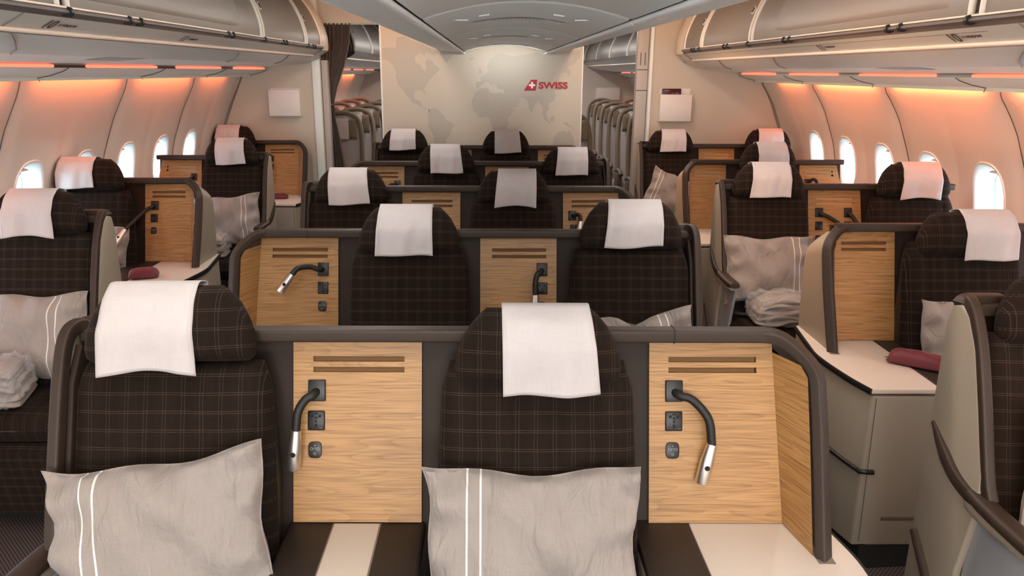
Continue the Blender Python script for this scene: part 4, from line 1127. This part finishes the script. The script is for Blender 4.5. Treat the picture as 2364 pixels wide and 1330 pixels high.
for k, y in enumerate(YC):
    t = k % 2; R = rn[k]
    if t == 0:
        ja = (.42,) ; w1 = (-.483, -.170); w2 = (.385, .683); pa, pb = -.985, .66
        sides = (-1, 0); names = ('left', 'right')
    else:
        w1 = (-.905, -.603); w2 = (-.045, .255); pa, pb = -.88, .77; sides = (0, 1); names = ('left', 'right')
    partition(pa, pb, y, 'dark brown partition rail behind the %s centre row' % R, GP, ((w2[0]+.05,) if t == 0 else (w1[1]-.11,)))
    if t == 0:
        console(w1[0], w1[1], y, 'wooden console with white strip top between the two seats of the %s centre row' % R, GC, (w1[0]+.056,), table='inlay', lamps=LM[k][0])
        console(w2[0], w2[1], y, 'wooden console with privacy wing at the right end of the %s centre row' % R, GC, (w2[0]+.060,), wing=1, x1b=w2[1]+.028, tx=(w2[0]-.04, w2[1]), lamps=LM[k][1])
    else:
        console(w1[0], w1[1], y, 'wooden console with privacy wing at the left end of the %s centre row' % R, GC, (w1[1]-.060,), wing=-1, x0b=w1[0]-.028, tx=(w1[0], w1[1]+.04), lamps=LM[k][0])
        console(w2[0], w2[1], y, 'wooden console between the two seats of the %s centre row' % R, GC, (w2[1]-.056,), table='inlay', lamps=LM[k][1])
    for i in (0, 1):
        build_seat(seatx[k][i], y, '%s plaid seat of the %s centre row, dark brown fabric' % (names[i], R), GS, sides[i], rz_[k][i], twist=(.05 if (k, i) == (0, 0) else 0))
        cover_for(covx[k][i], y, 'white cloth over the headrest of the %s seat in the %s centre row' % (names[i], R), rz_[k][i], twist=(.05 if (k, i) == (0, 0) else 0))
# right block
SLB = mat('brass_slot', (.42, .30, .14), rough=.3, metal=.4)
partition(1.27, 1.80, YR[0], 'dark partition rail at the right picture edge behind the nearest right seat', GP)
build_seat(1.50, YR[0], 'plaid aisle seat cut by the right picture edge', GS, -1, 0)
cover_for(1.50, YR[0], 'white cloth of the nearest right aisle seat, outside the picture edge')
partition(1.40, 2.50, YR[1], 'dark partition behind the single seat of the second right row', GP, (1.78,))
console(1.395, 1.655, YR[1], 'aisle console with wooden back and white table beside the second right seat', GC, (), wing=-1, wx=1.335, tx=(1.40, 1.72))
build_seat(1.885, YR[1], 'single plaid seat of the second right row beside the white table', GS, 0, -.035, seams=True)
cover_for(1.935, YR[1], 'white cloth on the single seat of the second right row', -.035, var=2)
partition(1.26, 2.54, YR[2], 'dark partition behind the seat pair of the third right row', GP, (2.06,))
console(1.755, 2.043, YR[2], 'wooden console with two reading lamps between the third right row seats', GC, (1.815, 1.975), x1b=2.06, lamps=[
    (1.815, [(.045, .035, -.020), (.10, .06, -.055), (.128, .08, -.085)], (.145, .09, -.17)), (1.975, [(.016, .035, -.018), (.034, .05, -.05), (.042, .06, -.085)], (.046, .07, -.18))], slotcol=SLB)
build_seat(1.497, YR[2], 'plaid aisle seat of the third right row holding pillow and blanket', GS, -1, .021, seams=True, belt=True)
cover_for(1.493, YR[2], 'white cloth on the aisle seat of the third right row', .021, var=3)
build_seat(2.285, YR[2], 'plaid window seat of the third right row under a window', GS, 0, .023, seams=True)
cover_for(2.296, YR[2], 'white cloth on the window seat of the third right row', .023, var=1)
partition(1.40, 2.46, YR[3], 'dark partition behind the single seat of the fourth right row', GP)
console(1.395, 1.650, YR[3], 'aisle console with wooden back beside the fourth right single seat', GC, (), wing=-1, wx=1.335, tx=(1.40, 1.71), slotcol=SLB)
console(2.17, 2.43, YR[3], 'slanted wooden window console beside the fourth right single seat', GC, (2.225,), x1b=2.52, table='white', tx=(2.16, 2.52), lamps=[(2.225, [(.022, .035, .028), (.042, .05, .018), (.048, .06, -.012)], (.052, .07, -.10))], slotcol=SLB)
build_seat(1.91, YR[3], 'single plaid seat of the fourth right row', GS, 0, .024)
cover_for(1.915, YR[3], 'white cloth on the single seat of the fourth right row', .024)
partition(1.27, 2.52, YR[4], 'dark partition behind the last right row', GP)
console(1.77, 2.075, YR[4], 'wooden console between the two seats of the last right row', GC, (1.83, 2.01), slotcol=SLB, lamps=[
    (1.83, [(.03, .035, .010), (.055, .05, .004), (.085, .06, -.02)], (.12, .07, -.10)), (2.01, [(.03, .035, .010), (.05, .05, .0), (.07, .06, -.03)], (.09, .07, -.11))])
build_seat(1.505, YR[4], 'plaid aisle seat of the last right row with a leaning pillow', GS, -1, .023)
cover_for(1.52, YR[4], 'white cloth on the aisle seat of the last right row', .023)
build_seat(2.325, YR[4], 'plaid window seat of the last right row at the bulkhead', GS, 0, .03)
cover_for(2.331, YR[4], 'white cloth on the window seat of the last right row', .03)
# left block
partition(-2.50, -1.66, YL[0], 'dark partition rail behind the nearest left seat', GP)
build_seat(-1.885, YL[0], 'plaid aisle seat of the nearest left row holding pillow and blanket', GS, 1, .018, seams=True)
cover_for(-1.885, YL[0], 'white cloth on the nearest left seat', .018, var=1)
partition(-2.46, -1.76, YL[1], 'dark partition behind the second left row', GP)
console(-2.005, -1.735, YL[1], 'wooden aisle console with lamp beside the second left seat', GC, (-1.952,), wing=1, wx=-1.655, tx=(-2.08, -1.735), lamps=[(-1.948, [(-.035, .06, -.02), (-.066, .16, -.066), (-.085, .23, -.098)], (-.118, .30, -.170))])
build_seat(-2.275, YL[1], 'plaid window seat of the second left row', GS, 0, .021, seams=True)
cover_for(-2.315, YL[1], 'white cloth on the second left window seat', .021, var=4)
partition(-2.44, -1.66, YL[2], 'dark partition behind the third left row', GP)
console(-2.42, -2.13, YL[2], 'slanted wooden window console beside the third left seat', GC, (-2.185,), x0b=-2.50, tx=(-2.46, -2.12), lamps=[(-2.185, [(-.030, .035, -.010), (-.055, .05, -.035), (-.07, .07, -.06)], (-.10, .08, -.14))], slotcol=SLB)
build_seat(-1.875, YL[2], 'plaid aisle seat of the third left row with pillow and wrapped blanket', GS, 1, .026, seams=True)
cover_for(-1.870, YL[2], 'white cloth on the third left seat', .026)
partition(-2.44, -1.74, YL[3], 'dark partition behind the last left row', GP)
console(-2.02, -1.72, YL[3], 'wooden aisle console at the left bulkhead beside the last left seat', GC, (-1.965,), wing=1, wx=-1.635, tx=(-2.09, -1.72), lamps=[(-1.965, [(.0, .04, -.012), (.004, .06, -.045), (.0, .07, -.085)], (-.004, .08, -.19))])
build_seat(-2.27, YL[3], 'plaid window seat of the last left row', GS, 0, .033)
cover_for(-2.295, YL[3], 'white cloth on the last left window seat', .033)

# ------------------------------------------------------------------ pillows
def pillow(x, y, z, w, h, lab, rz=0, roll=0, tilt=15, flip=False, seed=0, thick=.13, dent=0):
    """pillow standing against a backrest; roll turns it in its own plane"""
    rnd = random.Random(seed); nx, ny = 44, 32; V = []; U = []; F = []
    ph = [rnd.uniform(0, 6) for _ in range(8)]
    for sd in (1, -1):
        for j in range(ny+1):
            for i in range(nx+1):
                u = sin(lerp(-pi/2, pi/2, i/nx)); v = sin(lerp(-pi/2, pi/2, j/ny))
                u = lerp(u, lerp(-1, 1, i/nx), .35); v = lerp(v, lerp(-1, 1, j/ny), .35)
                p = (max(0, 1-u**2)**.5*max(0, 1-v**2)**.5)**.72
                xx = u*w/2*(1-.075*(1-v*v)**.8); zz = v*h/2*(1-.11*(1-u*u)**.9)
                # folds that run in from the rim
                e = (1-p)**1.5*p*4
                fold = .026*e*(sin(u*13+ph[0]+2*v)*abs(v)**2+sin(v*11+ph[1]-2*u)*abs(u)**2)+.014*p*sin(u*4+ph[2])*sin(v*5+ph[3])+.007*p*sin(9*u+6*v+ph[4])
                if dent: fold -= dent*math.exp(-((u-.1)/.12)**2)*max(0, v)**1.2*p; zz -= dent*1.2*math.exp(-((u-.1)/.2)**2)*max(0, v)**3
                zz += .006*sin(u*6+ph[5])*abs(v)**3; xx += .005*sin(v*6+ph[6])*abs(u)**3
                yy = -sd*(thick/2*p+fold*(1 if sd > 0 else .2))
                V.append((xx, yy, zz)); U.append(((-1 if flip else 1)*xx, zz))
    m = (nx+1)*(ny+1)
    for s in (0, 1):
        for j in range(ny):
            for i in range(nx):
                a = s*m+j*(nx+1)+i; F.append((a, a+1, a+nx+2, a+nx+1) if s == 0 else (a+nx+1, a+nx+2, a+1, a))
    mb = MB(); mb.add(V, F, U); o = link('pillow', mb.make(PILLOW, smooth=True))
    o.matrix_world = Matrix.Translation((x, y, z)) @ Matrix.Rotation(rz, 4, 'Z') @ Matrix.Rotation(-radians(tilt), 4, 'X') @ Matrix.Rotation(roll, 4, 'Y')
    seam = MB(); rim = []
    for (i, j) in [(i, 0) for i in range(0, nx+1, 2)]+[(nx, j) for j in range(2, ny+1, 2)]+[(i, ny) for i in range(nx-2, -1, -2)]+[(0, j) for j in range(ny-2, -1, -2)]:
        rim.append(V[j*(nx+1)+i])
    seam.tube(rim, .0018, 5); link('seam', seam.make(PILLOW, smooth=True), o)
    tag(o, lab, 'pillow', 'grey linen pillows on the seats'); return o
pillow(-.725, 1.475, .775, .49, .40, 'grey striped pillow tilted up to the right on the nearest left centre seat', roll=radians(-8), seed=1, thick=.14, tilt=20)
pillow(.092, 1.49, .752, .49, .39, 'grey striped pillow upright on the nearest right centre seat', roll=radians(0), seed=2, thick=.14, tilt=18)
pillow(-.315, 2.70, .66, .50, .37, 'grey pillow low on the left seat of the second centre row', roll=radians(-1), seed=3)
pillow(.515, 2.69, .76, .50, .34, 'grey pillow with raised right corner in the second centre row', roll=radians(-5), flip=True, seed=4, dent=.03)
pillow(1.478, 3.98, .77, .48, .37, 'large pale pillow on the aisle seat of the third right row', seed=5, flip=True, thick=.15)
pillow(1.88, 2.80, .76, .46, .36, 'plain pale pillow leaning on the single second right seat', seed=6, roll=radians(3), flip=True)
pillow(1.48, 6.37, .80, .40, .36, 'striped pillow leaning sideways on the last right aisle seat', seed=7, roll=radians(22), flip=False)
pillow(1.52, 1.66, .76, .46, .40, 'pale pillow cut by the right picture edge', seed=8, roll=radians(8))
pillow(-1.90, 2.98, .735, .50, .37, 'pale striped pillow on the nearest left aisle seat', seed=9, flip=True, thick=.15)
pillow(-2.215, 4.20, .765, .34, .40, 'pale pillow wedged beside the second left console', seed=10, roll=radians(4))
pillow(-1.885, 5.42, .755, .48, .37, 'grey striped pillow on the third left aisle seat', seed=11, flip=True, roll=radians(-5))

# ------------------------------------------------------------------ blankets
def blanket(x, y, z, w, d, h, lab, seed=0, rz=0):
    rnd = random.Random(seed); r = empty('folded_blanket', (x, y, z), lab, 'blanket', 'folded blankets in clear bags', rz)
    n = 5
    for k in range(n):
        nx, nr = 26, 16; V = []; F = []; U = []; hh = h/n; zc_ = hh*(k+.5)
        ph = rnd.uniform(0, 6); shr = 1-.05*k+rnd.uniform(-.03, .03); dx = rnd.uniform(-.01, .01)
        for i in range(nx+1):
            u = lerp(-1, 1, i/nx); e = (1-abs(u)**6)**.5 if abs(u) < 1 else 0
            for q in range(nr):
                a = 2*pi*q/nr; c = math.copysign(abs(cos(a))**.5, cos(a)); s = math.copysign(abs(sin(a))**.8, sin(a))
                yy = c*d/2*shr*(.90+.10*e); zz = zc_+s*hh*.60*(.45+.55*e)+.010*sin(u*4+ph+k)*(1-.3*k/n)-.014*u*u*(k+1)/n
                V.append((dx+u*w/2*shr, yy+.006*sin(u*7+ph), zz)); U.append((u*w/2, zz*3+yy))
        for i in range(nx):
            for q in range(nr): F.append((i*nr+q, i*nr+(q+1) % nr, (i+1)*nr+(q+1) % nr, (i+1)*nr+q))
        F += [tuple(range(nr)), tuple(range(nx*nr, nx*nr+nr))]
        link('blanket_fold', MB().add(V, F, U).make(BLANKET, smooth=True), r)
    # clear bag: crumpled skin around the stack
    bm = bmesh.new(); bmesh.ops.create_icosphere(bm, subdivisions=5, radius=1)
    for v in bm.verts:
        c = v.co; f = lambda t, p: math.copysign(abs(t)**p, t)
        X_, Y_, Z_ = f(c.x, .5)*w*.54, f(c.y, .5)*d*.55, f(c.z, .6)*h*.56
        nz = .006*(sin(c.x*17+seed)+sin(c.y*23+c.z*11)+sin(c.x*31-c.z*19))
        v.co = Vector((X_+nz*c.x, Y_+nz*c.y, Z_+h*.52+nz*c.z))
    me = bpy.data.meshes.new('bag'); bm.to_mesh(me); bm.free(); me.materials.append(PLASTIC)
    for p in me.polygons: p.use_smooth = True
    link('plastic_bag', me, r); return r
blanket(1.50, 3.77, .555, .33, .22, .13, 'folded grey blanket in a clear bag on the third right aisle seat', 1, -.05)
blanket(-1.97, 2.74, .555, .34, .24, .15, 'folded grey blanket in a clear bag on the nearest left seat', 2, .25)
blanket(-1.97, 5.22, .555, .26, .20, .13, 'folded grey blanket in a clear bag on the third left seat', 3, .1)

# ------------------------------------------------------------------ amenity pouches
def pouch(x, y, z, w, d, h, rz, lab, seed=0, zip_end=1):
    bm = bmesh.new(); nx, ny = 36, 22; V = []; F = []; U = []
    r = empty('amenity_pouch', (x, y, z), lab, 'pouch', 'dark red pouches on the console tables', rz)
    for sd in (1, -1):
        for j in range(ny+1):
            for i in range(nx+1):
                u = lerp(-1, 1, i/nx); v = lerp(-1, 1, j/ny)
                p = (max(0, 1-u**4)**.5*max(0, 1-v**2)**.5)**.8
                taper = 1-.10*max(0, u)**2+.04*sin(u*3)
                wr = .05*sin(v*14+seed)*max(0, u-.4)*p+.03*sin(u*9+v*4+seed)*p*(1-abs(v))
                zz = h/2+sd*h/2*p*(1 if sd > 0 else .98)+(wr*h if sd > 0 else 0)
                V.append((u*w/2, v*d/2*taper, max(.0005, zz-h*.5*(1-p)*.6))); U.append((u*w/2, v*d/2))
    m = (nx+1)*(ny+1)
    for s in (0, 1):
        for j in range(ny):
            for i in range(nx):
                a = s*m+j*(nx+1)+i; F.append((a, a+1, a+nx+2, a+nx+1) if s == 0 else (a+nx+1, a+nx+2, a+1, a))
    bm.free(); link('pouch_body', MB().add(V, F, U).make(MAROON, smooth=True), r)
    link('zip_pull', MB().tube([(-w/2*.97, -.004, h*.25), (-w/2*1.10, -.010, h*.22)], .003, 6, rz=.0015).make(BLACK, smooth=True), r)
    return r
pouch(1.60, 2.705, .7225, .20, .09, .058, radians(-38), 'dark red zipped pouch on the white table of the second right row', 1)
pouch(-1.855, 3.965, .7225, .15, .10, .055, radians(20), 'dark red pouch on the white table beside the second left seat', 2)
pouch(-1.85, 6.62, .7225, .17, .09, .045, radians(10), 'dark red pouch on the table beside the last left seat', 3)
pouch(1.645, 5.22, .7225, .17, .09, .045, radians(-30), 'dark red pouch half hidden on the fourth right aisle table', 4)

# ------------------------------------------------------------------ economy seats behind the bulkheads
GE = 'economy seats of the rear cabin'
def eco_seat(x, y, lab, arm=0):
    r = empty('economy_seat', (x, y, 0), lab, 'airline seat', GE)
    zt = 1.36
    def frame():
        mb = MB(); o = [(.215, .52), (.225, .85), (.215, 1.15), (.18, 1.29), (.10, 1.345), (0, zt)]
        full = o+[(-a, b) for a, b in o[::-1][1:]]
        pth = bez([(a, .02+(b-.5)*.20, b) for a, b in full], 4); mb.tube(pth, .026, 8, rz=.030); return mb.make(ECO, smooth=True)
    link('backrest_frame', cached('ef', frame), r)
    def back():
        mb = MB(); V = []; F = []; nx, ny = 14, 18
        for j in range(ny+1):
            z = lerp(.48, 1.33, j/ny); hw = interp([(.48, .215), (1.12, .215), (1.27, .175), (1.33, .10)], z)
            for i in range(nx+1):
                u = lerp(-1, 1, i/nx); V.append((u*hw, .01+(z-.5)*.20-.035*(1-u**4)+.02*u*u, z))
        F = [(j*(nx+1)+i, j*(nx+1)+i+1, (j+1)*(nx+1)+i+1, (j+1)*(nx+1)+i) for j in range(ny) for i in range(nx)]
        n = len(V); V += [(a, b+.08, c) for a, b, c in V]; F += [tuple(q+n for q in f[::-1]) for f in F]
        return mb.add(V, F).make(ECOL, smooth=True)
    link('backrest', cached('eb', back), r)
    def head():
        mb = MB(); V = []; F = []; nx, ny = 16, 10
        for sd in (1, -1):
            for j in range(ny+1):
                v = lerp(-1, 1, j/ny)
                for i in range(nx+1):
                    u = lerp(-1, 1, i/nx); p = (max(0, 1-u**4)*max(0, 1-v**4))**.5
                    V.append((u*.185, .085-sd*.050*p-.045*abs(u)**3, 1.20+v*.105))
        m = (nx+1)*(ny+1)
        for s in (0, 1):
            for j in range(ny):
                for i in range(nx):
                    a = s*m+j*(nx+1)+i; F.append((a, a+1, a+nx+2, a+nx+1))
        return mb.add(V, F).make(ECO, smooth=True)
    link('headrest', cached('eh', head), r)
    def cu():
        return MB().box(-.21, .21, -.42, .02, .36, .48).make(ECOL, bevel=.03, seg=3)
    link('seat_cushion', cached('ec', cu), r)
    link('seat_leg', cached('el', lambda: MB().box(-.16, -.13, -.35, 0, 0, .37).box(.13, .16, -.35, 0, 0, .37).make(ECOD)), r)
    def ar(sx):
        pth = bez([(sx*.235, .06, .62), (sx*.235, -.08, .655), (sx*.235, -.27, .65), (sx*.235, -.34, .62)], 4); mb = MB().tube(pth, .026, 10, rz=.024)
        mb.box(min(sx*.212, sx*.258), max(sx*.212, sx*.258), -.26, .02, .34, .63); return mb.make(ECOD, bevel=.012)
    for s in ((-1, 1) if arm == 0 else (arm,)): link('armrest', cached(('ea', s), lambda: ar(s)), r)
    c = link('headrest_cover', cached('ecov', lambda: MB().add([(a, .024+(.03 if b > 1.3 else 0)+(1.31-b)*-.03, b) for b in (1.31, 1.24, 1.17, 1.10) for a in (-.105, -.05, .0, .05, .105)], [(j*5+i, j*5+i+1, j*5+i+6, j*5+i+5) for j in range(3) for i in range(4)]).make(CLOTH, smooth=True)), None, (x, y, 0))
    tag(c, 'white cloth on the '+lab.replace(', ', ' ').replace('economy seat', 'economy seat'), 'headrest cover', 'white cloths in the rear cabin')
    return r
for k in range(6):
    n = ('first', 'second', 'third', 'fourth', 'fifth', 'sixth')[k]
    for q, x in enumerate((-1.60, -2.13)):
        eco_seat(x, 8.15+.86*k, '%s left economy seat, %s row behind the curtain' % (('aisle', 'window')[q], n))
for k in range(6):
    n = ('first', 'second', 'third', 'fourth', 'fifth', 'sixth')[k]
    for q, x in enumerate((1.74, 2.27)):
        eco_seat(x, 8.55+.76*k, '%s right economy seat, %s row past the doorway' % (('aisle', 'window')[q], n))
for k in range(4):
    n = ('first', 'second', 'third', 'fourth')[k]
    for x, sd in ((-.83, 'left'), (.80, 'right')):
        eco_seat(x, 8.0+.86*k, 'centre block %s edge economy seat, %s row behind the map wall' % (sd, n))
for k in range(4):
    p = link('armrest_pad', cached('dummy', lambda: MB().box(-.01, .01, -.01, .01, 0, .02).make(ECOD)), None) if False else None
